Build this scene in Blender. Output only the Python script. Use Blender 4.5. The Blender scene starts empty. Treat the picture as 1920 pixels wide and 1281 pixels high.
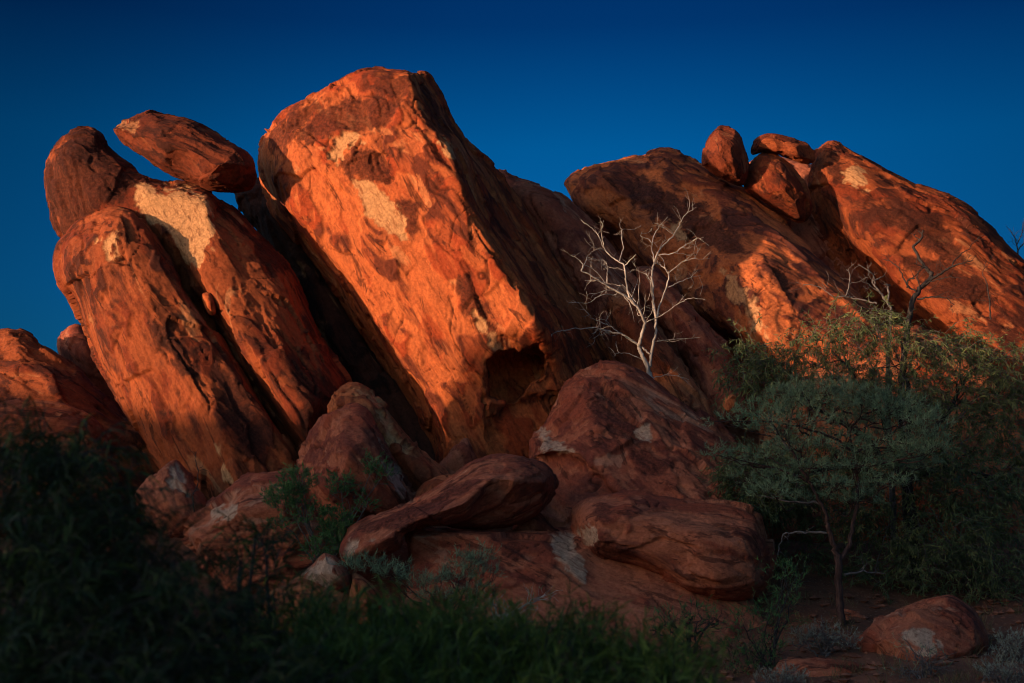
# sandstone boulders at sunset, built object by object
SKYRAMP = [(0.20, (0.030, 0.42, 0.60)), (0.30, (0.004, 0.36, 0.50)), (0.38, (0.003, 0.15, 0.27)), (0.46, (0.003, 0.10, 0.20))]
SKYLO, SKYHI = (0.09, 0.46, 0.60), (0.004, 0.10, 0.20)
GLOW = (2.0, 1.45, 1.0)
SKYS, EXPO, SUNE = 0.15, 1.7, 2.0
RIDGE_D = 62.0
RIDGE_PROFILE = ([-90, -30, -7, -4, -1.5, -0.4, 0.4, 2, 5, 15, 90], [7.5, 8.9, 9.6, 9.2, 8.8, 8.8, 10.6, 10.6, 10.4, 10.0, 7.5])
import bpy, math, random
import numpy as np
from mathutils import Vector, geometry
R = math.radians
SC = bpy.context.scene
COL = SC.collection

# ------------------------------------------------------------ camera, sky, sun, exposure
FOC = 2667.0
PITCH = R(9.8)
CAMZ = 1.7
cam_d = bpy.data.cameras.new('camera')
cam = bpy.data.objects.new('camera', cam_d); COL.objects.link(cam)
cam.location = (0, 0, CAMZ); cam.rotation_euler = (math.pi/2 + PITCH, 0, 0)
cam_d.lens = 50.0; cam_d.sensor_width = 36.0
cam_d.clip_start = 0.1; cam_d.clip_end = 8000
cam_d.dof.use_dof = True; cam_d.dof.focus_distance = 29.0; cam_d.dof.aperture_fstop = 2.4
SC.camera = cam
SC.cycles.filter_width = 1.0

SUN_AZ = R(58.0)      # the light travels this far round from the view axis, to the right
SUN_EL = R(3.0)
L = Vector((math.sin(SUN_AZ)*math.cos(SUN_EL), math.cos(SUN_AZ)*math.cos(SUN_EL), -math.sin(SUN_EL)))
sun_d = bpy.data.lights.new('sun', 'SUN'); sun_d.energy = SUNE; sun_d.angle = R(0.7)
sun_d.color = (1.0, 0.62, 0.36)
sun = bpy.data.objects.new('sun', sun_d); COL.objects.link(sun)
sun.rotation_euler = L.to_track_quat('-Z', 'Y').to_euler(); sun.location = (-60, -40, 40)

w = bpy.data.worlds.new('World'); SC.world = w; w.use_nodes = True
nt = w.node_tree; nt.nodes.clear()
def wn(t, **k):
    n = nt.nodes.new(t)
    for a, b in k.items(): setattr(n, a, b)
    return n
sky = wn('ShaderNodeTexSky', sky_type='NISHITA'); sky.sun_disc = False
sky.sun_elevation = SUN_EL; sky.sun_rotation = math.atan2(-L.x, -L.y)
sky.air_density = 1.0; sky.dust_density = 3.0; sky.ozone_density = 4.0; sky.altitude = 600
tc = wn('ShaderNodeTexCoord')
# a deep polarised blue on the side away from the sun, growing darker with height
dotn = wn('ShaderNodeVectorMath', operation='DOT_PRODUCT'); nt.links.new(tc.outputs['Generated'], dotn.inputs[0])
dotn.inputs[1].default_value = (-L.x, -L.y, -L.z)
mr = wn('ShaderNodeMapRange', interpolation_type='SMOOTHSTEP'); nt.links.new(dotn.outputs['Value'], mr.inputs[0])
mr.inputs[1].default_value = 0.55; mr.inputs[2].default_value = -0.18
sep = wn('ShaderNodeSeparateXYZ'); nt.links.new(tc.outputs['Generated'], sep.inputs[0])
elev = wn('ShaderNodeValToRGB'); nt.links.new(sep.outputs['Z'], elev.inputs[0])
cr = elev.color_ramp
cr.elements[0].position = 0.0; cr.elements[0].color = (*SKYLO, 1)
cr.elements[1].position = 1.0; cr.elements[1].color = (*SKYHI, 1)
for p_, c_ in SKYRAMP:
    e = cr.elements.new(p_); e.color = (*c_, 1)
mul = wn('ShaderNodeMix', data_type='RGBA', blend_type='MULTIPLY')
glow = wn('ShaderNodeMix', data_type='RGBA')
nt.links.new(mr.outputs[0], glow.inputs[0]); glow.inputs[6].default_value = (*GLOW, 1); nt.links.new(elev.outputs[0], glow.inputs[7])
mul.inputs[0].default_value = 1.0
pol = wn('ShaderNodeMapRange', interpolation_type='SMOOTHSTEP'); nt.links.new(dotn.outputs['Value'], pol.inputs[0])
for i_, v_ in ((1, -0.12), (2, -0.46), (3, 0.50), (4, 1.0)): pol.inputs[i_].default_value = v_
polc = wn('ShaderNodeMix', data_type='RGBA'); nt.links.new(mr.outputs[0], polc.inputs[0]); polc.inputs[6].default_value = (1, 1, 1, 1)
pol2 = wn('ShaderNodeMapRange', interpolation_type='SMOOTHSTEP'); nt.links.new(dotn.outputs['Value'], pol2.inputs[0])
for i_, v_ in ((1, -0.50), (2, -0.86), (3, 1.0), (4, 0.45)): pol2.inputs[i_].default_value = v_
pm_ = wn('ShaderNodeMath', operation='MULTIPLY'); nt.links.new(pol.outputs[0], pm_.inputs[0]); nt.links.new(pol2.outputs[0], pm_.inputs[1])
nt.links.new(pm_.outputs[0], polc.inputs[7])
gm = wn('ShaderNodeMix', data_type='RGBA', blend_type='MULTIPLY'); gm.inputs[0].default_value = 1.0
nt.links.new(glow.outputs[2], gm.inputs[6]); nt.links.new(polc.outputs[2], gm.inputs[7])
nt.links.new(sky.outputs[0], mul.inputs[6]); nt.links.new(gm.outputs[2], mul.inputs[7])
bg = wn('ShaderNodeBackground'); bg.inputs['Strength'].default_value = SKYS
out = wn('ShaderNodeOutputWorld')
nt.links.new(mul.outputs[2], bg.inputs[0]); nt.links.new(bg.outputs[0], out.inputs[0])
SC.view_settings.view_transform = 'Standard'; SC.view_settings.look = 'None'
SC.view_settings.exposure = EXPO; SC.view_settings.gamma = 1.0; SC.view_settings.use_curve_mapping = False

# ------------------------------------------------------------ helpers
CP, SP = math.cos(PITCH), math.sin(PITCH)
def P(px, py, d):
    """the point seen at photo pixel (px, py) that lies d metres ahead (world Y)"""
    x = (px-960.0)/FOC; u = (640.5-py)/FOC
    dy = CP - SP*u; dz = SP + CP*u
    return np.stack(np.broadcast_arrays(x/dy*d, d + 0.0*x, dz/dy*d + CAMZ), -1).astype(float)
def PV(px, py, d): return Vector(P(px, py, d).tolist())

rng = np.random.default_rng(7)
_perm = np.random.default_rng(3).permutation(512).astype(np.int64)
_g = np.random.default_rng(4).normal(size=(512, 3)); _g /= np.linalg.norm(_g, axis=1)[:, None]
def perlin(p):
    i = np.floor(p).astype(np.int64); f = p - i
    u = f*f*f*(f*(f*6-15)+10); i &= 511
    out = 0
    for a in (0, 1):
        wa = u[:, 0] if a else 1-u[:, 0]
        ha = _perm[(i[:, 0]+a) & 511]
        for b in (0, 1):
            wb = wa*(u[:, 1] if b else 1-u[:, 1])
            hb = _perm[(ha+i[:, 1]+b) & 511]
            for c in (0, 1):
                g = _g[_perm[(hb+i[:, 2]+c) & 511]]
                out = out + wb*(u[:, 2] if c else 1-u[:, 2])*(g[:, 0]*(f[:, 0]-a)+g[:, 1]*(f[:, 1]-b)+g[:, 2]*(f[:, 2]-c))
    return out*1.6
def fbm(p, o=3, gain=0.5):
    s = 0; a = 1.0; t = 0
    for k in range(o):
        s = s + a*perlin(p*(2.03**k) + 17.3*k); t += a; a *= gain
    return s/t
def sstep(x, a, b):
    t = np.clip((x-a)/(b-a), 0, 1); return t*t*(3-2*t)
def facets(p, seed):
    """broken planar facets: every cell tilts its own way"""
    i0 = np.floor(p-0.5).astype(np.int64); best = np.full(len(p), 1e9); val = np.zeros(len(p)); sec = np.full(len(p), 1e9)
    for a in (0, 1):
        for b in (0, 1):
            for c in (0, 1):
                q = i0 + np.array([a, b, c])
                h = _perm[(_perm[(_perm[(q[:, 0]+seed) & 511] + q[:, 1]) & 511] + q[:, 2]) & 511]
                o = 0.5 + 0.34*_g[h]
                v = p - (q + o); dd = (v*v).sum(1)
                tilt = _g[(h*7+13) & 511]
                m = dd < best
                sec = np.where(m, best, np.minimum(sec, dd))
                val = np.where(m, (v*tilt).sum(1), val); best = np.where(m, dd, best)
    return val, np.sqrt(sec)-np.sqrt(best)

def fast_mesh(name, V, loops, sizes, smooth=True, attrs=None):
    me = bpy.data.meshes.new(name)
    V = np.asarray(V, np.float32); loops = np.asarray(loops, np.int32).ravel(); sizes = np.asarray(sizes, np.int32)
    me.vertices.add(len(V)); me.vertices.foreach_set('co', V.ravel())
    me.loops.add(len(loops)); me.loops.foreach_set('vertex_index', loops)
    me.polygons.add(len(sizes))
    st = np.concatenate([[0], np.cumsum(sizes)[:-1]]).astype(np.int32)
    me.polygons.foreach_set('loop_start', st)
    me.update(calc_edges=True)
    me.polygons.foreach_set('use_smooth', np.full(len(sizes), smooth))
    for k, a in (attrs or {}).items():
        a = np.asarray(a, np.float32)
        if a.ndim == 1: at = me.attributes.new(k, 'FLOAT', 'POINT'); at.data.foreach_set('value', a)
        else: at = me.attributes.new(k, 'FLOAT_VECTOR', 'POINT'); at.data.foreach_set('vector', a.ravel())
    me.validate()
    return me
def link(name, me, mat=None, parent=None, loc=None):
    o = bpy.data.objects.new(name, me); COL.objects.link(o)
    if me is not None: me.name = name
    if mat is not None and not me.materials: me.materials.append(mat)
    if parent is not None: o.parent = parent
    if loc is not None: o.location = loc
    return o
def tag(o, label, cat=None, group=None, kind=None):
    if label: o['label'] = label
    if cat: o['category'] = cat
    if group: o['group'] = group
    if kind: o['kind'] = kind
    return o

# ------------------------------------------------------------ materials
def new_mat(name):
    m = bpy.data.materials.new(name); m.use_nodes = True; t = m.node_tree
    for n in list(t.nodes):
        if n.type != 'OUTPUT_MATERIAL' and n.type != 'BSDF_PRINCIPLED': t.nodes.remove(n)
    return m, t, t.nodes['Principled BSDF']
class NB:
    def __init__(s, t): s.t = t
    def n(s, ty, **k):
        nd = s.t.nodes.new(ty)
        for a, b in k.items(): setattr(nd, a, b)
        return nd
    def l(s, a, b): s.t.links.new(a, b)
    def attr(s, name): return s.n('ShaderNodeAttribute', attribute_name=name)
    def noise(s, vec, scale, detail=6, rough=0.6, dist=0.0):
        nd = s.n('ShaderNodeTexNoise'); nd.inputs['Scale'].default_value = scale; nd.inputs['Detail'].default_value = detail
        nd.inputs['Roughness'].default_value = rough; nd.inputs['Distortion'].default_value = dist; s.l(vec, nd.inputs['Vector']); return nd.outputs['Fac']
    def ramp(s, fac, a, b):
        nd = s.n('ShaderNodeMapRange', interpolation_type='SMOOTHSTEP'); s.l(fac, nd.inputs[0]); nd.inputs[1].default_value = a; nd.inputs[2].default_value = b
        return nd.outputs[0]
    def mix(s, f, a, b, mode='MIX'):
        nd = s.n('ShaderNodeMix', data_type='RGBA', blend_type=mode)
        for v, i in ((f, 0), (a, 6), (b, 7)):
            if isinstance(v, (int, float)): nd.inputs[i].default_value = v
            elif isinstance(v, tuple): nd.inputs[i].default_value = (*v, 1)
            else: s.l(v, nd.inputs[i])
        return nd.outputs[2]
    def math(s, op, a, b=0.0, c=None):
        nd = s.n('ShaderNodeMath', operation=op)
        for i, v in enumerate((a, b) if c is None else (a, b, c)):
            if isinstance(v, (int, float)): nd.inputs[i].default_value = v
            else: s.l(v, nd.inputs[i])
        return nd.outputs[0]
    def scale(s, vec, sc):
        nd = s.n('ShaderNodeMapping'); nd.inputs['Scale'].default_value = sc; s.l(vec, nd.inputs['Vector']); return nd.outputs[0]

def rock_material(name, patina, red, fresh, pale=(0.62, 0.31, 0.135)):
    m, t, b = new_mat(name); q = NB(t)
    co = q.attr('rockco').outputs['Vector']
    flake = q.attr('flake').outputs['Fac']; palef = q.attr('pale').outputs['Fac']; darkf = q.attr('dark').outputs['Fac']; crk = q.attr('crack').outputs['Fac']
    n1 = q.noise(co, 0.9, 8, 0.62, 0.6)
    st = q.scale(co, (0.22, 1.0, 1.0))
    n2 = q.noise(st, 2.6, 8, 0.65, 0.3)
    stf = q.scale(co, (0.16, 1.0, 1.0))
    n3 = q.noise(stf, 13.0, 5, 0.6)
    n4 = q.noise(co, 15.0, 7, 0.75)
    n5 = q.noise(co, 75.0, 3, 0.6)
    n6 = q.noise(st, 1.1, 5, 0.6, 1.2)
    c = q.mix(q.ramp(n1, 0.47, 0.56), patina, red)
    c = q.mix(q.math('MULTIPLY', q.ramp(n2, 0.50, 0.60), 0.7), c, tuple(0.55*x+0.45*y for x, y in zip(red, fresh)))
    fl = q.math('MULTIPLY', flake, q.ramp(n2, 0.34, 0.50))
    c = q.mix(fl, c, fresh)
    c = q.mix(q.math('MULTIPLY', q.ramp(n6, 0.60, 0.64), q.math('MULTIPLY', flake, 0.85)), c, tuple(0.5*x+0.5*y for x, y in zip(fresh, pale)))
    # dark varnish streaks running down the stone
    c = q.mix(q.math('MULTIPLY', q.ramp(q.noise(st, 1.9, 7, 0.7, 0.8), 0.575, 0.62), 0.72), c, tuple(0.33*x for x in patina))
    c = q.mix(q.math('MULTIPLY', darkf, 0.85), c, q.mix(q.ramp(n4, 0.35, 0.65), tuple(0.38*x for x in patina), tuple(0.9*x for x in patina)))
    pc = q.mix(q.ramp(n4, 0.3, 0.7), tuple(0.88*x for x in pale), pale)
    pc = q.mix(q.math('MULTIPLY', q.ramp(n3, 0.52, 0.66), 0.35), pc, red)
    c = q.mix(q.math('MULTIPLY', palef, q.ramp(q.noise(co, 9.0, 6, 0.75), 0.24, 0.34)), c, pc)
    c = q.mix(q.math('MULTIPLY', q.ramp(n3, 0.50, 0.68), 0.36), c, tuple(0.45*x for x in patina))
    c = q.mix(q.ramp(n4, 0.25, 0.75), q.mix(1.0, c, (0.64, 0.60, 0.58), 'MULTIPLY'), q.mix(1.0, c, (1.20, 1.22, 1.23), 'MULTIPLY'))
    c = q.mix(q.ramp(n5, 0.66, 0.72), c, q.mix(0.5, c, pale))
    c = q.mix(q.math('MULTIPLY', crk, 0.8), c, tuple(0.25*x for x in patina))
    q.l(c, b.inputs['Base Color'])
    b.inputs['Roughness'].default_value = 0.86; b.inputs['Specular IOR Level'].default_value = 0.22
    vor = q.n('ShaderNodeTexVoronoi', feature='DISTANCE_TO_EDGE'); vor.inputs['Scale'].default_value = 5.0
    dn = q.n('ShaderNodeVectorMath', operation='ADD'); nz = q.n('ShaderNodeTexNoise'); nz.inputs['Scale'].default_value = 4.0; q.l(co, nz.inputs['Vector'])
    q.l(co, dn.inputs[0]); q.l(nz.outputs['Color'], dn.inputs[1]); q.l(q.scale(dn.outputs[0], (0.45, 1, 1)), vor.inputs['Vector'])
    h = q.math('MULTIPLY', q.noise(co, 5.0, 10, 0.70, 0.4), 0.026)
    h = q.math('ADD', h, q.math('MULTIPLY', n3, 0.012))
    h = q.math('ADD', h, q.math('MULTIPLY', n5, 0.017))
    h = q.math('ADD', h, q.math('MULTIPLY', n4, 0.024))
    h = q.math('ADD', h, q.math('MULTIPLY', q.ramp(vor.outputs['Distance'], 0.0, 0.05), q.math('MULTIPLY', q.ramp(n1, 0.45, 0.6), q.math('MULTIPLY', q.math('SUBTRACT', 1.0, palef), 0.007))))
    bp = q.n('ShaderNodeBump'); bp.inputs['Strength'].default_value = 1.0; bp.inputs['Distance'].default_value = 1.0
    q.l(h, bp.inputs['Height']); q.l(bp.outputs[0], b.inputs['Normal'])
    return m
M_ORANGE = rock_material('orange_sandstone', (0.15, 0.032, 0.014), (0.38, 0.062, 0.018), (0.60, 0.155, 0.047))
M_DEEP = rock_material('deep_red_sandstone', (0.080, 0.019, 0.010), (0.20, 0.035, 0.012), (0.38, 0.092, 0.029), (0.60, 0.31, 0.14))
M_VARN = rock_material('varnished_sandstone', (0.060, 0.015, 0.009), (0.13, 0.025, 0.010), (0.24, 0.052, 0.020), (0.38, 0.16, 0.07))
M_GAP_SHADE = rock_material('gap_shade_rock', (0.022, 0.010, 0.008), (0.06, 0.018, 0.011), (0.10, 0.034, 0.02))  # gap shade put into the stone colour
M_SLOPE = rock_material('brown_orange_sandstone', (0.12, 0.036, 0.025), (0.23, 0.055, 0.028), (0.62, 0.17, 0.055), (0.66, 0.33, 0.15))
M_RED = rock_material('red_sandstone', (0.17, 0.045, 0.022), (0.30, 0.068, 0.026), (0.50, 0.17, 0.07))
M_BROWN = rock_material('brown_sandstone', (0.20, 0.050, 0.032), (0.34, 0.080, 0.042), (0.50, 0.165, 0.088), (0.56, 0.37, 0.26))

def plain_mat(name, c1, c2, scale=8.0, rough=0.8, bump=0.0, stretch=(1, 1, 1)):
    m, t, b = new_mat(name); q = NB(t)
    tcn = q.n('ShaderNodeTexCoord'); co = q.scale(tcn.outputs['Object'], stretch)
    n = q.noise(co, scale, 6, 0.65)
    q.l(q.mix(q.ramp(n, 0.35, 0.65), c1, c2), b.inputs['Base Color']); b.inputs['Roughness'].default_value = rough
    b.inputs['Specular IOR Level'].default_value = 0.25
    if bump:
        bp = q.n('ShaderNodeBump'); bp.inputs['Distance'].default_value = bump; q.l(n, bp.inputs['Height']); q.l(bp.outputs[0], b.inputs['Normal'])
    return m
def leaf_mat(name, c1, c2, c3):
    m, t, b = new_mat(name); q = NB(t)
    f = q.attr('tint').outputs['Fac']
    c = q.mix(q.ramp(f, 0.0, 0.6), c1, c2); c = q.mix(q.ramp(f, 0.75, 1.0), c, c3)
    q.l(c, b.inputs['Base Color']); b.inputs['Roughness'].default_value = 0.6; b.inputs['Specular IOR Level'].default_value = 0.3
    tr = q.n('ShaderNodeBsdfTranslucent'); q.l(c, tr.inputs[0]); mx = q.n('ShaderNodeMixShader'); mx.inputs[0].default_value = 0.22
    q.l(b.outputs[0], mx.inputs[1]); q.l(tr.outputs[0], mx.inputs[2]); q.l(mx.outputs[0], t.nodes['Material Output'].inputs[0])
    return m
M_WHITEWOOD = plain_mat('bleached_wood', (0.17, 0.15, 0.14), (0.46, 0.41, 0.37), 9, 0.7, 0.01, (1, 1, 0.25))
M_GREYWOOD = plain_mat('grey_twig', (0.07, 0.06, 0.06), (0.16, 0.14, 0.135), 14, 0.8)
M_BURNT = plain_mat('burnt_wood', (0.012, 0.010, 0.010), (0.05, 0.042, 0.042), 14, 0.8)
M_BARK = plain_mat('red_brown_bark', (0.03, 0.014, 0.012), (0.09, 0.05, 0.043), 26, 0.85, 0.015, (1, 1, 0.18))
M_LEAF_WEEP = leaf_mat('olive_leaf', (0.040, 0.066, 0.026), (0.11, 0.145, 0.058), (0.22, 0.24, 0.085))
M_LEAF_ACACIA = leaf_mat('grey_green_leaf', (0.065, 0.120, 0.070), (0.20, 0.31, 0.18), (0.36, 0.48, 0.27))
M_LEAF_DARK = leaf_mat('dark_green_leaf', (0.035, 0.095, 0.030), (0.075, 0.18, 0.055), (0.13, 0.26, 0.07))
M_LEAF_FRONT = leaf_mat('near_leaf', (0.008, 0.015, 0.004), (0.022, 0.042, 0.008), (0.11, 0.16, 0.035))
M_LEAF_SILVER = leaf_mat('silver_leaf', (0.20, 0.23, 0.18), (0.32, 0.36, 0.28), (0.45, 0.48, 0.38))

# ------------------------------------------------------------ ground
def ground_z(x, y):
    x = np.asarray(x, float); y = np.asarray(y, float)
    z = np.interp(y, [-60, 0, 14, 20, 24, 28, 32, 36, 60, 400, 5000], [-0.5, 0, 0.0, 0.1, 0.8, 2.0, 3.3, 4.0, 4.0, 0.0, -6])
    q = np.stack([x.ravel()/4.0, y.ravel()/4.0, 0*x.ravel()+3.7], 1)
    return z + (perlin(q)*0.35).reshape(x.shape)*np.clip(1-np.abs(y)/300, 0, 1)
def make_ground():
    ys = np.concatenate([np.linspace(-220, -30, 20), np.linspace(-25, 50, 190), np.geomspace(55, 5000, 30)])
    xs = np.concatenate([-np.geomspace(4000, 30, 26), np.linspace(-26, 26, 130), np.geomspace(30, 4000, 26)])
    X, Y = np.meshgrid(xs, ys)
    Z = ground_z(X, Y)
    f = fbm(np.stack([X.ravel()*1.4, Y.ravel()*1.4, 0*X.ravel()], 1), 4).reshape(X.shape)*0.12
    Z = Z + np.where((np.abs(X) < 27) & (np.abs(Y) < 55), f, 0)
    V = np.stack([X, Y, Z], -1).reshape(-1, 3); nx = len(xs); ny = len(ys)
    a = (np.arange(ny-1)[:, None]*nx + np.arange(nx-1)[None]).ravel()
    F = np.stack([a, a+1, a+nx+1, a+nx], 1)
    m, t, b = new_mat('red_earth'); q = NB(t); tcn = q.n('ShaderNodeTexCoord'); co = tcn.outputs['Object']
    c = q.mix(q.ramp(q.noise(co, 1.2, 8, 0.7), 0.35, 0.65), (0.10, 0.035, 0.018), (0.22, 0.075, 0.035))
    c = q.mix(q.ramp(q.noise(co, 18, 4, 0.7), 0.58, 0.66), c, (0.30, 0.17, 0.10))
    q.l(c, b.inputs['Base Color']); b.inputs['Roughness'].default_value = 0.95
    bp = q.n('ShaderNodeBump'); bp.inputs['Distance'].default_value = 0.05; q.l(q.noise(co, 9, 8, 0.7), bp.inputs['Height']); q.l(bp.outputs[0], b.inputs['Normal'])
    o = link('ground', fast_mesh('ground', V, F, np.full(len(F), 4)), m); o['kind'] = 'structure'
make_ground()
# unseen ridge added behind the camera, its crest shaped to throw the foreground into shade
def make_shade_ridge():
    s = np.linspace(-1, 1, 721); r = np.linspace(-1, 1, 61); S, T = np.meshgrid(s, r)
    dirx, diry = -L.x/math.hypot(L.x, L.y), -L.y/math.hypot(L.x, L.y)
    cx, cy = RIDGE_D*dirx + 0.0, 30 + RIDGE_D*diry
    tx, ty = -diry, dirx
    X = cx + S*90*tx + T*26*dirx; Y = cy + S*90*ty + T*26*diry
    crest = np.interp(S*90, *RIDGE_PROFILE)
    q = np.stack([X.ravel()/5, Y.ravel()/5, 0*X.ravel()], 1)
    Z = -1 + crest*np.sqrt(np.clip(1-T*T, 0, 1))*(np.clip((1-np.abs(S))*6, 0, 1)) + (fbm(q, 4)*0.5).reshape(X.shape)*(1-T*T)
    V = np.stack([X, Y, Z], -1).reshape(-1, 3); n = 721
    a = (np.arange(60)[:, None]*n + np.arange(720)[None]).ravel()
    F = np.stack([a, a+1, a+n+1, a+n], 1)
    m = plain_mat('shade_ridge_rock', (0.12, 0.035, 0.018), (0.24, 0.075, 0.035), 0.6, 0.95, 0.3)
    o = link('shade_ridge', fast_mesh('shade_ridge', V, F, np.full(len(F), 4)), m); o['kind'] = 'structure'
make_shade_ridge()

# ------------------------------------------------------------ rocks
def catmull(pts, n=5):
    p = np.array(pts, float); out = []
    N = len(p)
    for i in range(N):
        a, b, c, d = p[i-1], p[i], p[(i+1) % N], p[(i+2) % N]
        for k in range(n):
            t = k/n
            out.append(0.5*((2*b)+(c-a)*t+(2*a-5*b+4*c-d)*t*t+(3*b-a-3*c+d)*t**3))
    return np.array(out)
def sdist(poly, x, y):
    """distance in pixels to a closed polygon, positive inside, and the nearest point"""
    q = np.stack([x.ravel(), y.ravel()], 1); a = poly; b = np.roll(poly, -1, 0)
    best = np.full(len(q), 1e18); near = np.zeros_like(q); ins = np.zeros(len(q), bool)
    for s, e in zip(a, b):
        d = e-s; l2 = (d*d).sum()+1e-12
        t = np.clip(((q-s)@d)/l2, 0, 1); pr = s+t[:, None]*d
        dd = ((q-pr)**2).sum(1); m = dd < best
        best = np.where(m, dd, best); near[m] = pr[m]
        c = (s[1] > q[:, 1]) != (e[1] > q[:, 1])
        if c.any():
            xi = s[0]+(q[:, 1]-s[1])/(e[1]-s[1]+1e-12)*(e[0]-s[0]); ins ^= c & (q[:, 0] < xi)
    sd = np.sqrt(best)*np.where(ins, 1, -1)
    return sd.reshape(x.shape), near.reshape(x.shape+(2,))
ROCKS = {}
def rock(key, name, label, outline, d, inner=(), T=2.5, roll=45, rollm=0.6, vox=0.04, ang=58, seed=1, mat=None, steps=(), pale=(), dark=(),
         smooth=2, amp=1.0, chisel=0, lump=0.06, cat='boulder', group=None, flake=0.5, h=6.0, parent=None):
    ol = [(a[0], a[1], a[2] if len(a) > 2 else d) for a in outline]
    poly3 = catmull(ol, 5); poly = poly3[:, :2]
    verts, edges = [], []
    for a in ol: verts.append(a)
    for line in inner:
        if isinstance(line, tuple): line = [line]
        for k, a in enumerate(line):
            verts.append(a)
            if k: edges.append((len(verts)-2, len(verts)-1))
    vz = np.array(verts)
    r = geometry.delaunay_2d_cdt([Vector((a[0], a[1])) for a in verts], edges, [], 0, 1e-4)
    ov = np.array([[v.x, v.y] for v in r[0]])
    oz = np.array([vz[idx[0], 2] if len(idx) else vz[np.argmin(((vz[:, :2]-p)**2).sum(1)), 2] for idx, p in zip(r[3], ov)])
    x0, y0 = poly.min(0)-h; x1, y1 = poly.max(0)+h
    gx, gy = np.meshgrid(np.arange(x0, x1+h, h), np.arange(y0, y1+h, h))
    sd, near = sdist(poly, gx, gy)
    Z = np.full(gx.shape, np.nan)
    for tri in r[2]:
        for k in range(1, len(tri)-1):
            A, B, C = ov[tri[0]], ov[tri[k]], ov[tri[k+1]]
            den = (B[1]-C[1])*(A[0]-C[0])+(C[0]-B[0])*(A[1]-C[1])
            if abs(den) < 1e-9: continue
            u = ((B[1]-C[1])*(gx-C[0])+(C[0]-B[0])*(gy-C[1]))/den
            v = ((C[1]-A[1])*(gx-C[0])+(A[0]-C[0])*(gy-C[1]))/den
            wv = 1-u-v
            m = (u >= -1e-6) & (v >= -1e-6) & (wv >= -1e-6)
            Z[m] = (u*oz[tri[0]]+v*oz[tri[k]]+wv*oz[tri[k+1]])[m]
    bad = np.isnan(Z)
    if bad.any():
        bx = np.stack([gx[bad], gy[bad]], 1)
        Z[bad] = poly3[np.argmin(((bx[:, None]-poly[None])**2).sum(2), 1), 2]
    for _ in range(smooth*3):
        Zp = np.pad(Z, 1, mode='edge'); Z = 0.2*(Z+Zp[:-2, 1:-1]+Zp[2:, 1:-1]+Zp[1:-1, :-2]+Zp[1:-1, 2:])
    base = Z + rollm
    t = np.clip(sd/roll, 0, 1)
    front = Z + rollm*(1-np.sqrt(np.clip(1-(1-t)**2, 0, 1)))
    for pl, dl, soft in steps:
        s2, _ = sdist(np.array(pl, float), gx, gy)
        s2 = s2 + 9*fbm(np.stack([gx.ravel()/38, gy.ravel()/38, 0*gx.ravel()+seed], 1), 3).reshape(gx.shape)
        front = front + dl*sstep(s2, -soft/2, soft/2)
    mx = max(sd.max(), 1)
    back = np.maximum(base, front) + T*np.sqrt(np.clip(sd/mx, 0, 1)) + 0.02
    keep = sd > -0.5*h
    cell = keep[:-1, :-1] & keep[1:, :-1] & keep[:-1, 1:] & keep[1:, 1:]
    used = np.zeros(gx.shape, bool); cnt = np.zeros(gx.shape, int)
    for a, b in ((0, 0), (1, 0), (0, 1), (1, 1)):
        used[a:a+cell.shape[0], b:b+cell.shape[1]] |= cell; cnt[a:a+cell.shape[0], b:b+cell.shape[1]] += cell
    rim = used & (cnt < 4)
    fx, fy = gx.copy(), gy.copy(); fx[rim] = near[rim][:, 0]; fy[rim] = near[rim][:, 1]
    front[rim] = base[rim]; back[rim] = base[rim]
    idf = np.full(gx.shape, -1); idf[used] = np.arange(used.sum())
    idb = idf.copy(); inn = used & ~rim; idb[inn] = used.sum()+np.arange(inn.sum())
    V = np.concatenate([P(fx[used], fy[used], front[used]), P(fx[inn], fy[inn], back[inn])])
    ci, cj = np.nonzero(cell)
    def quads(I, flip):
        q = np.stack([I[ci, cj], I[ci, cj+1], I[ci+1, cj+1], I[ci+1, cj]], 1)
        return q[:, ::-1] if flip else q
    F = np.concatenate([quads(idf, True), quads(idb, False)])
    me = fast_mesh(name, V, F, np.full(len(F), 4))
    tmp = bpy.data.objects.new('tmp', me); COL.objects.link(tmp)
    md = tmp.modifiers.new('r', 'REMESH'); md.mode = 'VOXEL'; md.voxel_size = vox; md.use_smooth_shade = True
    sm = tmp.modifiers.new('s', 'SMOOTH'); sm.iterations = 2; sm.factor = 0.5
    dg = bpy.context.evaluated_depsgraph_get()
    m2 = bpy.data.meshes.new_from_object(tmp.evaluated_get(dg))
    bpy.data.objects.remove(tmp); bpy.data.meshes.remove(me)
    n = len(m2.vertices); co = np.empty(n*3, np.float32); m2.vertices.foreach_get('co', co); co = co.reshape(-1, 3).astype(float)
    nr = np.empty(n*3, np.float32); m2.vertex_normals.foreach_get('vector', nr); nr = nr.reshape(-1, 3).astype(float)
    # bedding runs along the slab: u along it, v across it, w into the picture
    ca, sa = math.cos(R(ang)), math.sin(R(ang))
    u = co[:, 0]*ca - co[:, 2]*sa; v = co[:, 0]*sa + co[:, 2]*ca
    rc = np.stack([u, v, co[:, 1]], 1) + np.array([seed*13.7, seed*5.1, seed*9.3])
    an = rc*np.array([0.42, 1, 1])
    size = min(1.0, (np.ptp(co[:, 0])+np.ptp(co[:, 2]))/7.0); S_ = 0.9*amp*(0.35+0.65*size)
    warp = np.stack([fbm(rc*0.8+5, 2), fbm(rc*0.8+25, 2), fbm(rc*0.8+45, 2)], 1)
    disp = lump*fbm(rc*0.55, 2)
    fv, fe = facets((an+0.10*warp)*1.0, seed); disp += 0.15*fv
    fv2, fe2 = facets((an+0.05*warp)*2.7, seed+31); disp += 0.045*fv2
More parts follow.
